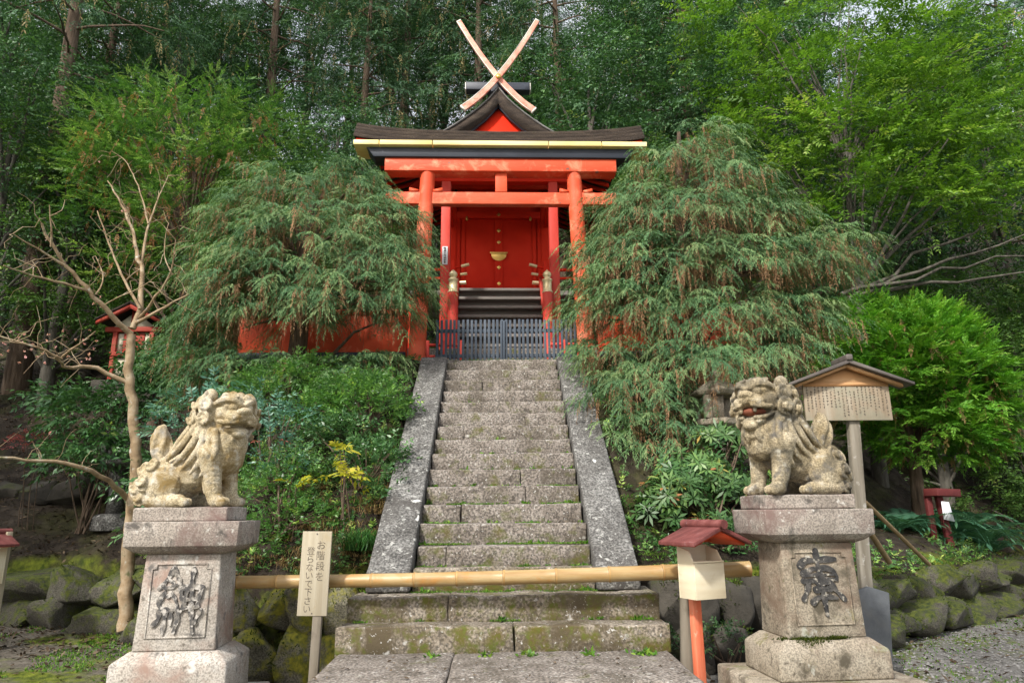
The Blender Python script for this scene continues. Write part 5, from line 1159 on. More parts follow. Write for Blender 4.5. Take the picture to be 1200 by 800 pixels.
# ------------------------------------------------------------------ upright cypress (upper left) and the round golden-green one (right)
HIN = dict(pairs=8, lf=0.36, w=0.26, ang=38, droop=0.10, ldroop=0.0, jit=0.15, njit=0.25, L=(0.20, 0.36), gm=0.42, gmax=0.76, brown=0.11, zmin=-0.3, out=0.7, rad=0.55, up=0.35, inner=0.3,
           plume=dict(n=10, L=(0.55, 1.05), droop=0.05, spread=0.8))
hb = [bl(185, 125, 13.2, (0.5, 0.5, 0.5), 26), bl(150, 170, 13.0, (0.7, 0.6, 0.5), 40), bl(225, 160, 12.9, (0.8, 0.6, 0.5), 48), bl(285, 150, 13.0, (0.5, 0.5, 0.3), 26), bl(130, 215, 13.1, (0.7, 0.6, 0.5), 36), bl(200, 205, 12.7, (0.9, 0.7, 0.5), 52),
      bl(265, 205, 12.9, (0.7, 0.6, 0.5), 38), bl(150, 265, 13.0, (0.8, 0.6, 0.5), 36), bl(215, 260, 12.8, (0.8, 0.7, 0.5), 42), bl(180, 315, 12.9, (0.7, 0.6, 0.4), 28), bl(235, 320, 12.8, (0.5, 0.5, 0.4), 20)]
b0 = gpt(205, 440, 13.3)
plant('upright_cypress', 'bright green cypress with rusty inner twigs rising behind the plum tree', 'tree', b0, more(hb, 1.0), HIN, 'hinoki_leaf', trunk=[(b0[0] - .3, b0[1], b0[2] - .3, .2), (b0[0] + .1, b0[1], b0[2] + 1.5, .16), (b0[0], b0[1], b0[2] + 3.5, .10), (b0[0] - .1, b0[1], b0[2] + 5.4, .04)], limbs=60, seed=8, lr=0.05)
THU = dict(pairs=7, lf=0.44, w=0.34, ang=38, droop=0.06, ldroop=-0.05, jit=0.15, njit=0.3, L=(0.14, 0.26), gm=0.48, gmax=0.80, brown=0.035, zmin=-0.85, out=1.0, rad=0.1, up=0.30, inner=0.70,
           plume=dict(n=8, L=(0.16, 0.34), droop=0.02, spread=0.7))
tb0 = gpt(1062, 500, 12.4)
c_ = A3(P(1058, 440, 12.4))
tbl = [(c_ + np.array([0.05, 0, 0.15]), (1.40, 1.3, 1.15), 560), (c_ + np.array([-.05, -.1, -0.55]), (1.5, 1.35, 0.9), 520), (c_ + np.array([-0.6, 0, 0.85]), (0.7, 0.7, 0.5), 120), (c_ + np.array([0.35, -.1, 0.75]), (0.75, 0.7, 0.5), 120), (c_ + np.array([0.95, -0.2, 0.0]), (0.6, 0.7, 0.7), 100),
       (c_ + np.array([-0.85, -.3, -.5]), (0.6, 0.6, 0.6), 90), (c_ + np.array([0.1, -.5, -1.2]), (1.15, 0.7, 0.4), 150), (c_ + np.array([0.75, -.4, -0.9]), (0.8, 0.7, 0.5), 120), (c_ + np.array([-0.5, -.9, 0.1]), (0.6, 0.5, 0.6), 80), (c_ + np.array([0.4, -1.0, -0.3]), (0.6, 0.5, 0.5), 80)]
plant('golden_cypress', 'dense rounded yellow-green cypress behind the notice board', 'tree', tb0, more(tbl, 0.85), THU, 'thuja_leaf', trunk=[(tb0[0], tb0[1], tb0[2] - .2, .14), (tb0[0] + .05, tb0[1], tb0[2] + 1, .10), (tb0[0], tb0[1], tb0[2] + 2.6, .04)], limbs=40, seed=14)

# ------------------------------------------------------------------ big light green broadleaf tree, upper right
BRI = dict(pairs=5, lf=0.29, w=0.44, ang=52, droop=0.10, ldroop=0.05, jit=0.2, njit=0.35, taper=0.3, L=(0.34, 0.60), gm=0.5, zmin=-0.5, out=0.6, rad=0.5, up=0.10, inner=0.15, rachis=0.008,
           plume=dict(n=5, L=(0.4, 0.9), droop=0.10, spread=0.7))
bb = [bl(930, 45, 14.5, (1.0, 1.0, 0.35), 46), bl(1010, 20, 14.3, (1.2, 1.0, 0.35), 56), bl(1090, 50, 14.0, (1.3, 1.0, 0.4), 62), bl(1165, 80, 13.8, (1.0, 1.0, 0.4), 48), bl(880, 95, 14.6, (0.8, 0.9, 0.25), 30), bl(965, 95, 14.0, (1.2, 1.0, 0.35), 58),
      bl(1050, 115, 13.6, (1.3, 1.0, 0.4), 66), bl(1140, 135, 13.5, (1.2, 1.0, 0.4), 58), bl(900, 150, 14.2, (0.9, 0.8, 0.25), 36), bl(985, 160, 13.6, (1.2, 1.0, 0.35), 60), bl(1075, 180, 13.3, (1.2, 0.9, 0.4), 60), bl(1175, 190, 13.2, (1.0, 0.9, 0.4), 44),
      bl(940, 205, 13.9, (0.8, 0.8, 0.25), 32), bl(1030, 225, 13.4, (1.1, 0.9, 0.3), 44), bl(1120, 240, 13.2, (1.1, 0.9, 0.3), 42), bl(985, 255, 13.8, (0.7, 0.7, 0.25), 22), bl(850, 30, 15.0, (0.9, 0.9, 0.3), 28)]
b0 = gpt(1012, 420, 14.2)
t = plant('broadleaf_tree', 'spreading light green broadleaf tree with flat leaf layers at upper right', 'tree', b0, more(bb, 1.0), BRI, 'bright_leaf', 'bark_grey', trunk=[(b0[0], b0[1], b0[2] - .3, .16), (b0[0] + .03, b0[1], b0[2] + 2, .13), (b0[0], b0[1] - .1, b0[2] + 4.2, .10), (b0[0] + .1, b0[1] - .2, b0[2] + 7, .05), (b0[0] + .3, b0[1] - .2, b0[2] + 9, .02)], limbs=34, seed=17, lr=0.035)
mb = MB(); rg = np.random.default_rng(5)
for (u0, v0, u1, v1) in ((985, 360, 1195, 235), (1000, 350, 1200, 275), (985, 345, 1200, 300), (1005, 340, 1120, 150), (995, 350, 1160, 200), (1010, 345, 1205, 318)):
    limb(mb, A3(P(u0, v0, 14.0)), A3(P(u1, v1, 13.0 + rg.uniform(-.4, .8))), 0.05, 0.015, rg, sag=0.02, n=8, sides=6, wig=0.12)
mb.build('long_branches', 'bark_grey', t)['kind'] = 'stuff'

# ------------------------------------------------------------------ background forest: a few kinds of tree, each copied as a thing with its parts
def bg_broad(name, label, seed, H, Rr, leaf, z0=0.25):
    t = thing(name, label, 'tree', (0, 0, 0)); rg = np.random.default_rng(seed)
    st = dict(pairs=4, lf=0.30, w=0.42, ang=50, droop=0.15, jit=0.35, njit=0.5, taper=0.3, L=(0.32, 0.6), gm=0.45, zmin=-0.6, out=0.8, rad=0.3, up=0.15, inner=0.5, plume=dict(n=5, L=(0.3, 0.7), droop=0.2, spread=0.8))
    blobs = []
    for k in range(34):
        f = rg.uniform(0, 1) ** 0.8; z = H * (z0 + (1 - z0) * f); rr = Rr * math.sqrt(max(0.05, 1 - (2 * f - 0.85) ** 2 / 1.4)); a_ = rg.uniform(0, 6.28); q = rr * math.sqrt(rg.uniform(0.1, 1))
        blobs.append(((q * math.cos(a_), q * math.sin(a_), z), (rg.uniform(.7, 1.2), rg.uniform(.7, 1.2), rg.uniform(.4, .7)), 26))
    mb = MB(); ps = crown(mb, blobs, st, (0, 0), seed); mb.build('crown', leaf, t)
    tr = MB(); pts = [(0.15 * math.sin(3 * q + seed), 0.12 * math.cos(2 * q + seed), H * q * 0.95 - 0.5) for q in np.linspace(0, 1, 7)]; tr.tube(pts, np.linspace(0.22, 0.04, 7), 10)
    for b_ in blobs[::2]: limb(tr, pts[min(6, max(1, int(b_[0][2] / H * 6 - 0.8)))], b_[0], 0.06, 0.015, rg)
    tr.build('trunk', 'bark_grey', t, sm=True); return t
def bg_conifer(name, label, seed, H, Rr, z0):
    t = thing(name, label, 'tree', (0, 0, 0)); rg = np.random.default_rng(seed)
    st = dict(pairs=7, lf=0.34, w=0.22, ang=36, droop=0.35, ldroop=0.25, jit=0.25, L=(0.35, 0.6), gm=0.42, gmax=0.86, brown=0.07, zmin=-0.5, out=0.5, rad=0.7, up=0.05, inner=0.3, plume=dict(n=6, L=(0.4, 0.8), droop=0.4, spread=0.8))
    blobs = []; tr = MB(); pts = [(0.08 * math.sin(3 * q + seed), 0.08 * math.cos(2 * q), H * q - 0.5) for q in np.linspace(0, 1, 7)]; tr.tube(pts, np.linspace(0.30, 0.03, 7), 12)
    for k in range(46):
        f = k / 46; z = H * (z0 + (1 - z0) * f); rr = Rr * (1 - f) ** 0.7 * rg.uniform(0.55, 1.0) + 0.2; a_ = k * 2.4 + rg.uniform(-.4, .4)
        c = (rr * math.cos(a_), rr * math.sin(a_), z - 0.15 * rr); blobs.append((c, (0.75, 0.75, 0.45), 15)); limb(tr, (0, 0, z - 0.1), c, 0.04, 0.012, rg, sag=0.05)
    for k in range(10):
        z = H * rg.uniform(0.12, z0); a_ = rg.uniform(0, 6.28); limb(tr, (0, 0, z), (1.1 * math.cos(a_), 1.1 * math.sin(a_), z + 0.1), 0.02, 0.006, rg)
    mb = MB(); crown(mb, blobs, st, (0, 0), seed); mb.build('crown', 'dark_conifer_leaf', t); tr.build('trunk', 'bark_brown', t, sm=True); return t
PROTO = {'b1': bg_broad('evergreen_tree', 'x', 41, 11, 3.0, 'dark_broad_leaf', 0.10), 'b2': bg_broad('evergreen_tree', 'x', 42, 9, 2.6, 'mid_broad_leaf', 0.08), 'b3': bg_broad('evergreen_tree', 'x', 43, 13, 3.3, 'dark_broad_leaf', 0.22),
         'c1': bg_conifer('cedar_tree', 'x', 51, 17, 2.4, 0.30), 'c2': bg_conifer('cedar_tree', 'x', 52, 20, 2.8, 0.42)}
forest = [  # kind, picture column, depth, scale
    ('c2', 40, 15.6, 1.0), ('c1', 95, 19, 1.0), ('b1', -40, 17, 1.0), ('b3', 60, 21, 1.0), ('c1', 160, 22, 1.0), ('b1', 190, 19.5, 1.0), ('b3', 250, 23, 1.05), ('c2', 300, 21, 1.0), ('b2', 330, 17.5, 0.85), ('b1', 385, 18.5, 0.9), ('c1', 420, 22, 1.05),
    ('b2', 435, 16.2, 0.62), ('c2', 470, 24, 1.0), ('b3', 520, 26, 1.05), ('c1', 560, 23.5, 1.1), ('b1', 620, 25, 1.1), ('c2', 660, 22.5, 1.0), ('b1', 700, 19.5, 1.05), ('b2', 745, 17, 0.8), ('b3', 770, 22, 1.1), ('c1', 820, 20, 1.0), ('b1', 860, 18, 1.0),
    ('b3', 920, 21, 1.1), ('c2', 960, 24, 1.0), ('b1', 1010, 18.5, 1.0), ('b2', 1060, 17.0, 0.8), ('b3', 1110, 20, 1.0), ('b1', 1175, 18, 1.0), ('b2', 1165, 15.5, 0.7), ('c1', 1230, 19, 1.0), ('b2', 1240, 16.5, 0.9), ('b1', 1130, 24, 1.1),
    ('b1', -15, 14.3, 0.8), ('b2', 85, 15.2, 0.8), ('b3', -20, 26, 1.1), ('c1', 120, 28, 1.1), ('b1', 220, 29, 1.2), ('b3', 350, 30, 1.2), ('c2', 400, 32, 1.0), ('b3', 450, 33, 1.2), ('c1', 500, 31, 1.1), ('b3', 590, 32, 1.2), ('c2', 640, 33, 1.0), ('b3', 720, 30, 1.2), ('b1', 800, 29, 1.2), ('c1', 880, 31, 1.1),
    ('b3', 990, 30, 1.2), ('b1', 1080, 31, 1.2), ('b3', 1190, 28, 1.2), ('b2', 120, 16.5, 0.7), ('b2', 250, 16.0, 0.62), ('b1', 10, 19.5, 0.8)]
off = [('b1', -14.5, 5.0, 0.9), ('b1', -15.5, 10.0, 1.0), ('b1', -11.5, 6.0, 0.9), ('c2', 0.9, -2.6, 1.0), ('c2', 3.4, -4.2, 1.0)]      # unseen trees added left of and behind the camera to shade the banks
used = set(); rgf = np.random.default_rng(3)
KIND = {'b1': 'dark leafy evergreen', 'b2': 'lighter green bushy evergreen', 'b3': 'tall dark evergreen', 'c1': 'dark cedar', 'c2': 'very tall cedar'}
def place_tree(kd, x, y, sc_, label, grp):
    if kd in used: t = copy_tree(PROTO[kd])
    else: t = PROTO[kd]; used.add(kd)
    t.location = (x, y, float(th(x, y)) - 0.2); t.rotation_euler = (0, 0, rgf.uniform(0, 6.28)); s = sc_ * rgf.uniform(0.93, 1.07); t.scale = (s, s, s * rgf.uniform(0.95, 1.1))
    t['label'] = label; t['category'] = 'tree'; t['group'] = grp
for kd, u_, Y_, sc_ in forest:
    p = P(u_, 300, Y_); zone = 'left of the shrine roof' if u_ < 430 else 'right of the shrine roof' if u_ > 740 else 'straight behind the shrine roof'
    far = 'in the back rows' if Y_ > 23 else 'in the front rows'
    place_tree(kd, p[0], Y_, sc_, '%s %s of forest %s' % (KIND[kd], far, zone), '%s trees %s, %s' % (KIND[kd], far, zone))
for kd, x, y, sc_ in off: place_tree(kd, x, y, sc_, 'unseen tree added outside the picture to shade the banks', 'added shade trees outside the picture')
# ------------------------------------------------------------------ bare plum tree with a few blossoms (left)
pt = gpt(147, 716, 8.75); pt[2] -= 0.1
plum = thing('plum_tree', 'bare pale-barked plum tree with forked branches and few pink blossoms', 'tree', tuple(pt))
BR = [([(146, 738), (147, 722), (150, 645), (155, 600), (161, 551), (159, 506), (152, 457), (151, 420), (154, 392)], 0.105, 0.068, 0.0),
      ([(154, 392), (139, 378), (124, 364), (101, 337), (75, 311), (60, 289), (49, 262)], 0.050, 0.018, -0.9), ([(60, 289), (62, 270), (58, 240)], 0.018, 0.007, -0.2), ([(75, 311), (45, 292), (15, 274)], 0.022, 0.007, -0.5),
      ([(101, 340), (49, 326), (4, 311)], 0.024, 0.008, -1.0), ([(155, 385), (165, 360), (167, 330), (165, 311), (157, 277), (150, 255), (126, 212)], 0.052, 0.010, 0.6), ([(165, 311), (174, 262), (184, 236), (197, 206)], 0.028, 0.007, 0.8),
      ([(174, 262), (165, 225), (150, 191), (139, 182)], 0.016, 0.005, 0.5), ([(164, 362), (146, 330), (124, 277), (114, 247)], 0.028, 0.008, 0.2), ([(160, 378), (187, 364), (221, 345)], 0.034, 0.010, -0.4),
      ([(164, 372), (176, 356), (202, 322), (206, 281)], 0.030, 0.007, -0.6), ([(150, 448), (112, 429), (94, 427), (75, 435), (71, 425), (73, 418), (40, 405), (0, 394)], 0.040, 0.010, -1.2), ([(73, 418), (95, 402), (112, 388)], 0.02, 0.006, -0.3),
      ([(150, 585), (127, 562), (97, 546), (49, 538), (-4, 536)], 0.046, 0.016, -1.3), ([(73, 420), (30, 400), (-5, 400)], 0.016, 0.006, -0.6), ([(146, 330), (158, 318), (170, 312)], 0.012, 0.004, .2), ([(112, 345), (125, 330), (112, 300)], 0.014, 0.005, 0.3),
      ([(202, 322), (190, 300), (195, 270)], 0.012, 0.004, 0.2), ([(118, 360), (140, 345), (165, 340), (185, 322)], 0.014, 0.004, -0.3)]
bt = MB(); rg = np.random.default_rng(9); tips = []
for k, (pts, r0, r1, dy) in enumerate(BR):
    n = len(pts); base_y = 8.75 if k in (0, 1, 5, 8, 9, 10, 11, 13, 18) else 8.75 + {2: -0.9, 3: -0.7, 4: -0.45, 6: 0.35, 7: 0.6, 12: -0.8, 14: -0.8, 15: .1, 16: -.3, 17: -.4}[k]
    w_ = [A3(P(u_, v_, base_y + dy * i_ / max(1, n - 1))) for i_, (u_, v_) in enumerate(pts)]
    q = []
    for a, b_ in zip(w_[:-1], w_[1:]):
        m_ = max(2, int(np.linalg.norm(b_ - a) / 0.12)); q += [a + (b_ - a) * s for s in np.linspace(0, 1, m_, endpoint=False)]
    q.append(w_[-1]); q = np.array(q)
    for _ in range(3): q[1:-1] = (q[:-2] + 2 * q[1:-1] + q[2:]) / 4
    q[1:-1] += rg.normal(0, min(0.012, r0 * 0.22), (len(q) - 2, 3))
    o_ = MB().tube(q, np.linspace(r0, r1, len(q)) * 0.80, 10 if k == 0 else 7).build('trunk' if k == 0 else 'branch', 'bark_plum', plum, sm=True)
    if k:
        for _ in range(int(len(q) / 1.2)):
            i_ = rg.integers(len(q) // 3, len(q)); d = unit(rg.normal(0, 1, 3) + np.array([0, 0, 0.5])); L = rg.uniform(0.12, 0.6)
            e = q[i_] + d * L; limb(bt, q[i_], e, 0.005, 0.002, rg, sag=0.05, n=5, sides=4, wig=0.25); tips.append(e); tips.append(q[i_] + d * L * 0.6)
bt.build('twigs', 'bark_plum', plum)['kind'] = 'stuff'
fl = MB()
tips = np.array(tips); sel = tips[(rg.random(len(tips)) < 0.06)]
lowl = [A3(P(u_, v_, 8.7 + rg.uniform(-.3, .3))) for u_, v_ in zip(rg.uniform(0, 115, 34), rg.uniform(385, 425, 34))]
for c in list(sel) + lowl:
    n = 6; d = rdir(n, rg); diamonds(fl, np.repeat(c[None], n, 0), d, rdir(n, rg), np.full(n, 0.022), np.full(n, 0.02), rg.random(n), 0.6)
fl.build('blossoms', 'blossom_petal', plum)['kind'] = 'stuff'

# ------------------------------------------------------------------ shrubs and small plants
CAM_ = dict(pairs=3, lf=0.42, w=0.36, ang=48, droop=0.35, ldroop=0.35, jit=0.3, njit=0.45, taper=0.2, L=(0.22, 0.34), gm=0.45, zmin=-0.4, out=0.8, up=0.15, inner=0.3)
def cam_shrub(name, label, base, blobs, seed, leaf='camellia_leaf', st=CAM_, stems=14, cat='shrub', grp=None, lr=0.014): return plant(name, label, cat, base, blobs, st, leaf, 'bark_brown', None, 0, seed, grp, lr, stems, 'foliage')
cam_shrub('camellia_bush', 'glossy large-leaved camellia bush left of the plum trunk', gpt(105, 590, 10.6), [bl(100, 490, 10.4, (0.6, 0.5, 0.45), 190), bl(150, 470, 10.6, (0.5, 0.5, 0.45), 160), bl(85, 540, 10.2, (0.45, 0.4, 0.35), 120), bl(170, 440, 10.8, (0.45, 0.4, 0.3), 110), bl(125, 530, 10.2, (0.45, 0.4, 0.3), 120), bl(60, 470, 10.6, (0.3, 0.3, 0.25), 50)], 61)
cam_shrub('camellia_bush', 'leafy camellia bush between the little red shrine and left lion', gpt(205, 470, 11.2), [bl(200, 440, 11.0, (0.6, 0.4, 0.35), 150), bl(230, 470, 10.6, (0.6, 0.4, 0.35), 140), bl(180, 420, 11.5, (0.5, 0.4, 0.3), 90), bl(260, 450, 10.6, (0.4, 0.4, 0.3), 80)], 62)
cam_shrub('camellia_bush', 'dark camellia bush close behind the left pedestal', gpt(215, 600, 9.0), [bl(190, 560, 9.2, (0.4, 0.4, 0.4), 120), bl(195, 610, 9.0, (0.3, 0.3, 0.3), 80), bl(225, 560, 8.4, (0.4, 0.3, 0.3), 90)], 60)
SHR = dict(pairs=4, lf=0.34, w=0.42, ang=50, droop=0.12, ldroop=0.05, jit=0.3, njit=0.45, taper=0.2, L=(0.13, 0.22), gm=0.5, zmin=-0.3, out=0.9, up=0.35, inner=0.55)
cam_shrub('evergreen_shrub', 'round glossy green shrub beside the left stair coping', gpt(432, 520, 9.0), [bl(432, 480, 8.9, (0.54, 0.45, 0.46), 480), bl(405, 465, 9.2, (0.45, 0.4, 0.28), 220)], 63, 'shrub_leaf', SHR, 20)
cam_shrub('evergreen_shrub', 'glossy green shrub uphill behind the left lion head', gpt(335, 480, 9.6), [bl(330, 455, 9.5, (0.6, 0.45, 0.32), 380), bl(365, 440, 9.7, (0.45, 0.4, 0.26), 200), bl(300, 470, 9.3, (0.4, 0.4, 0.28), 170), bl(370, 490, 9.0, (0.45, 0.4, 0.3), 200)], 64, 'shrub_leaf', SHR, 20)
cam_shrub('evergreen_shrub', 'dark green shrub below the round one beside the left coping', gpt(430, 600, 8.1), [bl(435, 545, 8.2, (0.42, 0.35, 0.3), 240), bl(400, 515, 8.5, (0.45, 0.35, 0.3), 240), bl(455, 580, 7.9, (0.22, 0.3, 0.22), 90)], 65, 'camellia_leaf', SHR, 16)
cam_shrub('evergreen_shrub', 'tangled green undergrowth between left pedestal and yellow sapling', gpt(325, 640, 7.7), [bl(315, 590, 7.8, (0.38, 0.35, 0.42), 280), bl(345, 560, 8.1, (0.4, 0.35, 0.34), 240), bl(300, 640, 7.5, (0.25, 0.3, 0.32), 150), bl(360, 610, 7.7, (0.35, 0.3, 0.22), 160)], 66, 'shrub_leaf', dict(SHR, L=(0.10, 0.18)), 20)
NAN = dict(pairs=4, lf=0.36, w=0.30, ang=50, droop=0.25, ldroop=0.1, jit=0.2, njit=0.3, taper=0.2, L=(0.18, 0.30), gm=0.5, zmin=-0.3, out=0.8, up=0.35, inner=0.4)
cam_shrub('nandina_bush', 'blue-green heavenly bamboo behind the back of the left lion', gpt(225, 540, 8.4), [bl(225, 485, 8.3, (0.36, 0.35, 0.3), 70), bl(205, 510, 8.4, (0.25, 0.3, 0.25), 40), bl(258, 470, 8.5, (0.2, 0.3, 0.2), 26)], 67, 'nandina_leaf', NAN, 12)
cam_shrub('nandina_bush', 'blue-green heavenly bamboo with reddish tips in front of the left lion face', gpt(315, 600, 8.2), [bl(310, 515, 8.3, (0.30, 0.3, 0.3), 60), bl(335, 545, 8.1, (0.28, 0.3, 0.25), 50), bl(305, 480, 8.5, (0.25, 0.3, 0.2), 36), bl(345, 500, 8.5, (0.25, 0.3, 0.25), 40)], 68, 'nandina_leaf', dict(NAN, brown=0.06, gmax=0.93), 14)
cam_shrub('red_leaved_twig', 'small plant with reddish leaves low at the left edge', gpt(40, 545, 10.7), [bl(38, 518, 10.5, (0.3, 0.2, 0.12), 30), bl(20, 525, 10.5, (0.2, 0.2, 0.10), 16)], 69, 'red_leaf', dict(NAN, L=(0.10, 0.16)), 5, lr=0.006)
YEL = dict(pairs=4, lf=0.42, w=0.36, ang=62, droop=0.45, ldroop=0.15, jit=0.12, njit=0.2, taper=0.15, L=(0.18, 0.26), gm=0.5, zmin=0.0, out=0.9, rad=0.4, up=0.3, inner=0.05)
cam_shrub('yellow_sapling', 'sapling with yellow pinnate leaves above the grass clump', gpt(402, 600, 7.6), [bl(402, 560, 7.55, (0.12, 0.1, 0.12), 13), bl(398, 530, 7.6, (0.06, 0.06, 0.06), 6)], 70, 'yellow_leaf', YEL, 7, 'sapling', lr=0.008)
cam_shrub('yellow_sapling', 'single yellow leaf sprig left of the yellow sapling', gpt(348, 600, 7.6), [bl(346, 572, 7.5, (0.05, 0.05, 0.05), 4)], 71, 'yellow_leaf', YEL, 3, 'sapling', lr=0.006)
# rhododendron with whorled leaves
def whorls(name, label, base, blobs, seed, n_leaf=9, L=0.14):
    t = thing(name, label, 'shrub', tuple(base)); rg = np.random.default_rng(seed); mb = MB(); st = MB()
    for c, r_, n in blobs:
        c = np.array(c); d = rdir(n, rg, -0.3); p = c + d * np.array(r_) * rg.uniform(0.5, 1, (n, 1)); ax = unit(d + np.array([0, -0.25, 0.55]) + rg.normal(0, 0.25, d.shape))
        for q in range(n):
            a = np.linspace(0, 2 * math.pi, n_leaf, endpoint=False) + rg.uniform(0, 1); u1 = unit(np.cross(ax[q], rg.normal(0, 1, 3))); u2 = np.cross(ax[q], u1)
            dd = unit(np.cos(a)[:, None] * u1 + np.sin(a)[:, None] * u2 + ax[q] * rg.uniform(-0.1, 0.5, (n_leaf, 1)) + G3 * 0.1)
            diamonds(mb, p[q] + dd * 0.01, dd, unit(ax[q] + rg.normal(0, 0.15, (n_leaf, 3))), L * rg.uniform(0.7, 1.15, n_leaf), L * 0.24, np.clip(rg.normal(0.45, 0.2) + rg.normal(0, 0.1, n_leaf), 0, 1), 0.55)
            if q % 3 == 0: limb(st, np.array(base) + np.append(rg.normal(0, .1, 2), 0), p[q], 0.012, 0.005, rg, sag=0.05)
    mb.build('foliage', 'rhodo_leaf', t); st.build('stems', 'bark_brown', t)['kind'] = 'stuff'; return t
whorls('rhododendron_bush', 'rhododendron with long whorled leaves left of the right lion', gpt(825, 620, 8.0), [(A3(P(820, 560, 8.1)), (0.52, 0.4, 0.34), 120), (A3(P(790, 585, 7.8)), (0.4, 0.35, 0.3), 80), (A3(P(850, 520, 8.4)), (0.4, 0.35, 0.25), 60), (A3(P(860, 580, 8.0)), (0.35, 0.35, 0.3), 60), (A3(P(770, 600, 7.7)), (0.28, 0.3, 0.24), 44), (A3(P(830, 620, 7.7)), (0.4, 0.3, 0.2), 50)], 72)
cam_shrub('evergreen_shrub', 'dark leafy shrub low in the shade right of the stairs', gpt(850, 640, 7.7), [bl(840, 640, 7.6, (0.45, 0.3, 0.22), 110), bl(800, 640, 7.5, (0.3, 0.3, 0.15), 60)], 73, 'camellia_leaf', SHR, 12)
cam_shrub('evergreen_shrub', 'dark shrub in the gap behind the leaflet box post', gpt(850, 770, 6.75), [bl(850, 755, 6.75, (0.22, 0.15, 0.18), 60), bl(795, 760, 6.7, (0.08, 0.1, 0.16), 26)], 74, 'camellia_leaf', dict(SHR, L=(.09, .15)), 8)
# ferns
def fern(label, u, v, Y, n, L, seed, grp):
    b_ = gpt(u, v, Y); t = thing('fern', label, 'fern', tuple(b_), group=grp); rg = np.random.default_rng(seed)
    a = np.linspace(0, 2 * math.pi, n, endpoint=False) + rg.uniform(-.2, .2, n); D = unit(np.stack([np.cos(a), np.sin(a), rg.uniform(0.7, 1.3, n)], 1)); mb = MB()
    fronds(mb, np.repeat(b_[None], n, 0) + D * 0.03, D, unit(np.stack([-np.cos(a) * .6, -np.sin(a) * .6, np.full(n, 1.0)], 1)), rg.uniform(0.75, 1.15, n) * L,
           dict(pairs=26, lf=0.17, w=0.26, ang=72, droop=0.62, ldroop=0.05, jit=0.06, njit=0.1, taper=0.75, rachis=0.008), rg.uniform(0.1, 0.9, n), rg)
    mb.build('frond_rosette', 'fern_leaf', t)['kind'] = 'stuff'
for k, (u_, v_, Y_, n, L) in enumerate([(1075, 600, 11.7, 15, 1.25), (1122, 600, 12.0, 16, 1.35), (1150, 615, 11.9, 15, 1.2), (1055, 560, 12.0, 14, 1.25), (1140, 570, 12.5, 15, 1.4), (1045, 600, 11.4, 12, 1.0), (1165, 640, 11.9, 11, 0.9), (1095, 560, 12.3, 14, 1.4), (1112, 645, 11.4, 9, 0.6), (1180, 600, 12.3, 12, 1.1)]):
    fern('dark green arching fern among the fern bed around the red stand', u_, v_, Y_, n, L, 80 + k, 'ferns on the right bank')
# grass clump and dry grass
def tuft(mb, b_, n, L, w_, rg, spread=0.9, droop=0.6, r0=0.08):
    a = rg.uniform(0, 6.28, n); tl = rg.uniform(0.1, spread, n); D = unit(np.stack([np.cos(a) * tl, np.sin(a) * tl, np.ones(n)], 1)); B = np.array(b_) + np.stack([rg.normal(0, r0, n), rg.normal(0, r0, n), np.zeros(n)], 1)
    LL = L * rg.uniform(0.6, 1.15, n); S = unit(np.cross(D, np.array([0, 0, 1.0]) + rg.normal(0, .1, (n, 3)))); ts = np.array([0, 0.35, 0.7, 1.0]); ww = np.array([1, 0.9, 0.6, 0.06]) * w_ / 2
    c = B[:, None] + D[:, None] * (LL[:, None] * ts)[..., None] + G3 * (droop * LL[:, None] * ts ** 2.2)[..., None]
    v = np.stack([c - S[:, None] * ww[None, :, None], c + S[:, None] * ww[None, :, None]], 2).reshape(-1, 3); i = (np.arange(n) * 8)[:, None] + np.arange(3)[None] * 2
    mb.add(v, np.stack([i, i + 1, i + 3, i + 2], -1).reshape(-1, 4), np.repeat(rg.random(n), 3))
rg = np.random.default_rng(77)
b_ = gpt(420, 650, 7.4); t = thing('grass_clump', 'dark green grass clump above the bamboo pole beside the left coping', 'grass clump', tuple(b_)); mb = MB()
for k in range(4): tuft(mb, b_ + np.array([rg.uniform(-.14, .14), rg.uniform(-.1, .1), 0]), 130, 0.52, 0.009, rg, 0.9, 0.65)
mb.build('blades', 'grass_blade', t)['kind'] = 'stuff'
mb = MB()
for k in range(70):
    u_, v_ = rg.uniform(330, 470), rg.uniform(560, 650); b_ = gpt(u_, v_, 7.3 + rg.uniform(0, 1.0)); 
    if abs(b_[0]) > 1.3: tuft(mb, b_, 26, rg.uniform(.18, .36), 0.006, rg, 1.3, 0.7, 0.05)
for k in range(60):
    x = rg.uniform(-3.1, -1.35); y = rg.uniform(7.15, 7.6); tuft(mb, (x, y, float(th(x, y))), 20, rg.uniform(.12, .26), 0.006, rg, 1.6, 1.1, 0.05)
o = mb.build('dry_grass', 'dry_grass'); tag(o, 'withered brown grass on the bank left of the stairs', 'dry grass', kind='stuff')
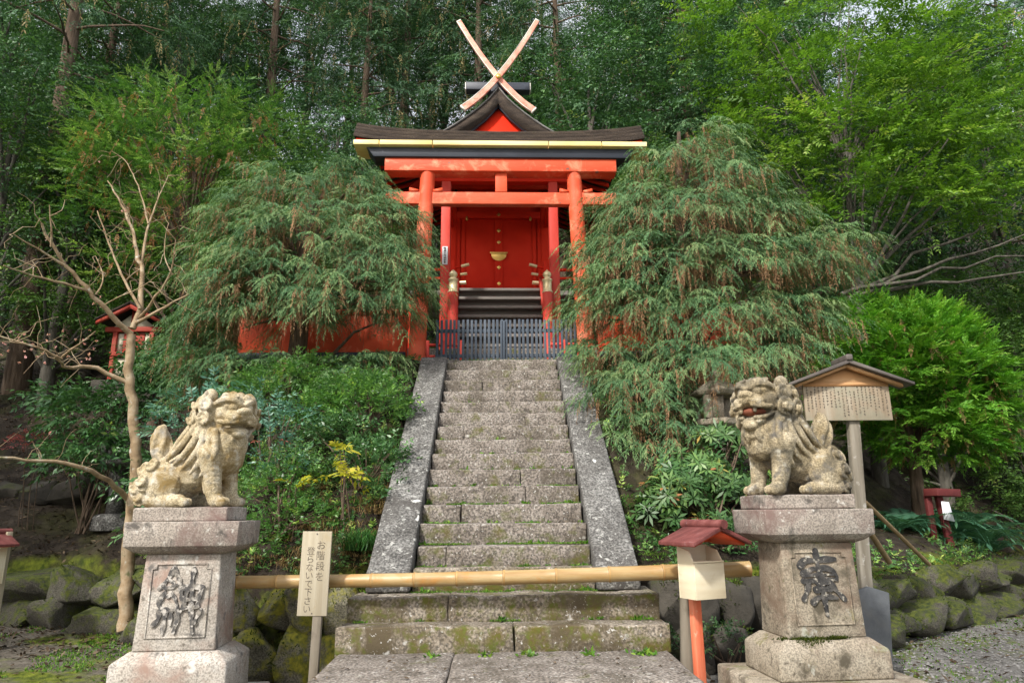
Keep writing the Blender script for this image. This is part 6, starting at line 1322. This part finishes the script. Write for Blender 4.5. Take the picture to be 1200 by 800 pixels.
# low green growth over both banks
mb = MB(); rg = np.random.default_rng(78)
n = 13000; x = np.where(rg.random(n) < 0.5, rg.uniform(-5.2, -1.35, n), np.where(rg.random(n) < 0.45, rg.uniform(1.3, 3.6, n), rg.uniform(3.4, 8.4, n))); y = rg.uniform(7.1, 12.5, n)
ok = (y > np.interp(x, WX, WY) + 0.12); x, y = x[ok], y[ok]; B = np.stack([x, y, th(x, y)], 1); D = unit(rdir(len(x), rg, 0.1) + np.array([0, 0, 0.4]))
keep = vnoise(np.stack([x * 1.1, y * 1.1, x * 0], -1), 31) > 0.36; B, D = B[keep], D[keep]
fronds(mb, B, D, unit(np.array([0, 0, 1.]) + rg.normal(0, .4, D.shape)), rg.uniform(0.08, 0.20, len(B)), dict(pairs=4, lf=0.34, w=0.42, ang=50, droop=0.3, jit=0.3, njit=0.4, taper=.2), rg.random(len(B)), rg)
o = mb.build('ground_cover', 'shrub_leaf'); tag(o, 'low leafy ground cover on the banks either side of the stairs', 'ground cover', kind='stuff')
# weeds, grass and moss on the steps
mb = MB(); ms = MB(); rg = np.random.default_rng(79)
for k, (yf, zt, hw, dep) in enumerate(edges):
    back = (edges[k + 1][0] if k + 1 < len(edges) else yf + 0.3) - 0.015
    for _ in range(int(rg.integers(8, 16)) if k < 9 else int(rg.integers(2, 7))):
        x = rg.uniform(-hw + .02, hw - .02) if rg.random() < 0.55 else rg.choice((-1, 1)) * (min(hw, 0.84) - abs(rg.normal(0, 0.07))); n = int(rg.integers(5, 14))
        c = np.array([x, back - abs(rg.normal(0, 0.02)), zt]); d = unit(rdir(n, rg, 0.05) + np.array([0, -.2, .2])); s_ = rg.uniform(0.02, 0.06)
        diamonds(mb, c + rg.normal(0, 0.018, (n, 3)) * np.array([1, .5, 0]), d, rdir(n, rg, 0.2), np.full(n, s_) * rg.uniform(.6, 1.3, n), np.full(n, s_ * 0.45), rg.random(n))
    m_ = 1500 if k < 9 else 500
    x = rg.uniform(-hw, hw, m_); y = back - np.abs(rg.normal(0, 0.030, m_)); kp = vnoise(np.stack([x * 4, np.full(m_, k * 3.3), x * 0], -1), 7) > (0.48 if k < 8 else 0.6)
    if k < 2: kp &= (np.abs(x) < 1.3)
    x, y = x[kp], y[kp]; B = np.stack([x, y, np.full(len(x), zt - 0.004)], 1); D = unit(np.stack([rg.normal(0, .5, len(x)), rg.normal(-.2, .5, len(x)), np.ones(len(x))], 1))
    diamonds(ms, B, D, rdir(len(x), rg), rg.uniform(0.012, 0.028, len(x)), np.full(len(x), 0.008), rg.random(len(x)))
for (u_, v_) in ((506, 760), (748, 762), (690, 765), (760, 768), (620, 772), (570, 770)):
    p = A3(P(u_, v_, 5.9)); n = 22; c = np.array([p[0], min(6.0, p[1]), 0.39]); d = unit(rdir(n, rg, 0.1)); diamonds(mb, c + rg.normal(0, 0.03, (n, 3)) * np.array([1, 1, 0]), d, rdir(n, rg, .2), rg.uniform(.03, .07, n), np.full(n, .025), rg.random(n))
o = mb.build('step_weeds', 'weed_leaf'); tag(o, 'small green weeds sprouting along the step joints', 'weeds', kind='stuff')
o = ms.build('step_moss', 'weed_leaf'); tag(o, 'green moss fringe at the back of the stone treads', 'moss', kind='stuff')
# grass at the head of the stairs and on the wall tops
mb = MB(); rg = np.random.default_rng(81)
for k in range(60): tuft(mb, (rg.uniform(-1.2, 1.25), 10.72 + rg.uniform(-.03, .03), 3.86), 12, 0.07, 0.005, rg, 1.0, 0.5, 0.03)
for k in range(150):
    u_ = rg.uniform(-1, 1); x = rg.uniform(1.4, 3.4) if k < 70 else rg.uniform(3.9, 8.2); y = np.interp(x, WX, WY) + abs(rg.normal(0.15, 0.15)); tuft(mb, (x, y, float(th(x, y))), 26, rg.uniform(.05, .13), 0.006, rg, 1.3, 0.7, 0.07)
o = mb.build('short_grass', 'weed_leaf'); tag(o, 'short green grass at the stair head and wall tops', 'grass', kind='stuff')
# fallen leaves, twigs and gravel
mb = MB(); rg = np.random.default_rng(82); n = 26000
x = np.concatenate([rg.uniform(-13, -3.8, n // 2), rg.uniform(-9, 13, n // 2)]); y = np.concatenate([rg.uniform(8, 17, n // 2), rg.uniform(6, 20, n // 2)])
ok = ~((np.abs(x) < 1.3) & (y < 11)); x, y = x[ok], y[ok]; B = np.stack([x, y, th(x, y) + 0.012], 1); a = rg.uniform(0, 6.28, len(x)); D = unit(np.stack([np.cos(a), np.sin(a), rg.normal(0.15, .3, len(x))], 1))
diamonds(mb, B, D, unit(np.array([0, 0, 1.]) + rg.normal(0, .4, D.shape)), rg.uniform(.04, .10, len(x)), rg.uniform(.02, .04, len(x)), rg.random(len(x)))
for k, (yf, zt, hw, dep) in enumerate(edges):
    back = (edges[k + 1][0] if k + 1 < len(edges) else yf + 0.3); m_ = 16; x = rg.uniform(-hw, hw, m_); B = np.stack([x, rg.uniform(yf + 0.03, back, m_), np.full(m_, zt + 0.008)], 1); a = rg.uniform(0, 6.28, m_)
    diamonds(mb, B, unit(np.stack([np.cos(a), np.sin(a), rg.normal(0, .12, m_)], 1)), unit(np.array([0, 0, 1.]) + rg.normal(0, .2, (m_, 3))), rg.uniform(.02, .055, m_), rg.uniform(.012, .025, m_), rg.uniform(.3, 1, m_))
m_ = 90; x = rg.uniform(-1.3, 1.3, m_); B = np.stack([x, rg.uniform(5.05, 6.05, m_), np.full(m_, 0.402)], 1); a = rg.uniform(0, 6.28, m_)
diamonds(mb, B, unit(np.stack([np.cos(a), np.sin(a), rg.normal(0, .12, m_)], 1)), unit(np.array([0, 0, 1.]) + rg.normal(0, .2, (m_, 3))), rg.uniform(.02, .06, m_), rg.uniform(.01, .025, m_), rg.uniform(.2, 1, m_))
o = mb.build('leaf_litter', 'litter_leaf'); tag(o, 'brown fallen leaves scattered over the banks and forest floor', 'leaf litter', kind='stuff')
pmat('gravel_stone', [(0.10, 0.092, 0.085), (0.22, 0.21, 0.195), (0.38, 0.37, 0.35)], 30, 0.9, 0.1, 60)
mb = MB(); n = 9000; x = np.concatenate([rg.uniform(3.0, 11, n * 2 // 3), rg.uniform(3.0, 7, n // 3)]); y = np.concatenate([rg.uniform(5.5, 14, n * 2 // 3), rg.uniform(5.5, 9.5, n // 3)]); ok = y < np.interp(x, WX, WY) - 0.35; x, y = x[ok], y[ok]
s_ = rg.uniform(0.008, 0.024, len(x)); C = np.stack([x, y, th(x, y) + s_ * 0.25], 1); oc = np.array([(1, 0, 0), (0, 1, 0), (-1, 0, 0), (0, -1, 0), (0, 0, .6), (0, 0, -.6)])
V = C[:, None] + (oc[None] * rg.uniform(.7, 1.3, (len(x), 6, 1))) * s_[:, None, None]; of = np.array([(0, 1, 4), (1, 2, 4), (2, 3, 4), (3, 0, 4)]); Fq = (np.arange(len(x)) * 6)[:, None, None] + of[None]
mb.add(V.reshape(-1, 3), Fq.reshape(-1, 3)); o = mb.build('gravel', 'gravel_stone'); tag(o, 'loose grey gravel on the court and path', 'gravel', kind='stuff')
# moss cushion on the right pedestal base
mb = MB(); m_ = 1500; x = np.where(rg.random(m_) < .75, rg.normal(-0.02, 0.075, m_), rg.normal(0.22, 0.04, m_)); q_ = np.abs(rg.normal(0, .35, m_)).clip(0, 1) * np.exp(-(x / .16) ** 2); B = np.stack([cr[0] - 0.15 + x, cr[1] - 0.225 - 0.07 * q_, 0.552 - 0.065 * q_], 1)
diamonds(mb, B, unit(np.stack([rg.normal(0, .5, m_), rg.normal(-.3, .4, m_), np.ones(m_)], 1)), rdir(m_, rg), rg.uniform(.012, .04, m_), np.full(m_, .008), rg.uniform(0, .8, m_))
o = mb.build('pedestal_moss', 'wall_moss_leaf'); tag(o, 'moss tuft at the foot of the right pedestal shaft', 'moss', kind='stuff')
# moss carpet on the left court
mb = MB(); rg = np.random.default_rng(91); n = 26000; x = rg.uniform(-7.5, -2.9, n); y = rg.uniform(5.8, 9.9, n)
ok = (y < np.interp(x, WX, WY) - 0.1) & (vnoise(np.stack([x * 1.3, y * 1.3, x * 0], -1), 51) + 0.35 * vnoise(np.stack([x * 6, y * 6, x * 0], -1), 52) > 0.54); x, y = x[ok], y[ok]
B = np.stack([x, y, th(x, y) - 0.004], 1); diamonds(mb, B, unit(np.stack([rg.normal(0, .6, len(x)), rg.normal(0, .6, len(x)), np.ones(len(x))], 1)), rdir(len(x), rg), rg.uniform(.015, .045, len(x)), np.full(len(x), .014), rg.random(len(x)))
x = rg.uniform(3.4, 7.5, 5000); y = rg.uniform(5.6, 11, 5000); ok = (y < np.interp(x, WX, WY) - 0.3) & (vnoise(np.stack([x * 0.9, y * 1.6, x * 0], -1), 53) > 0.66); x, y = x[ok], y[ok]
B = np.stack([x, y, th(x, y) - 0.004], 1); diamonds(mb, B, unit(np.stack([rg.normal(0, .6, len(x)), rg.normal(0, .6, len(x)), np.ones(len(x))], 1)), rdir(len(x), rg), rg.uniform(.015, .04, len(x)), np.full(len(x), .014), rg.random(len(x)))
o = mb.build('moss_carpet', 'weed_leaf'); tag(o, 'patchy green moss and short weeds on the court beside the pedestals', 'moss', kind='stuff')
#print('TRIS', sum(len(m_.polygons) * 2 for m_ in bpy.data.meshes if m_.users))
# fuzzy moss growing on the wall stones
bpy.context.view_layer.update(); mb = MB(); rg = np.random.default_rng(95)
for o in [q for q in bpy.data.objects if q.name.split('.')[0] == 'stone']:
    me = o.data; v = np.array([q.co[:] for q in me.vertices]); M_ = np.array(o.matrix_world); wv = v @ M_[:3, :3].T + M_[:3, 3]; c = wv.mean(0); n_ = unit(wv - c)
    if c[0] < -8 or c[1] > 12.5: continue
    k = np.where((n_[:, 2] > -0.1) & (n_[:, 1] < 0.5) & (vnoise(wv * 4.0, 61) + 0.25 * n_[:, 2] > 0.50))[0]
    if len(k) == 0: continue
    f = rg.choice(k, min(len(k) * 3, 170)); B = wv[f] + rg.normal(0, 0.022, (len(f), 3)) - n_[f] * 0.012
    diamonds(mb, B, unit(n_[f] + rg.normal(0, 0.5, (len(f), 3)) + np.array([0, 0, .3])), rdir(len(f), rg), rg.uniform(.02, .05, len(f)), np.full(len(f), .012), rg.uniform(0, .6, len(f)))
o = mb.build('wall_moss', 'wall_moss_leaf'); tag(o, 'fuzzy green moss growing on the dry stone walls', 'moss', kind='stuff')
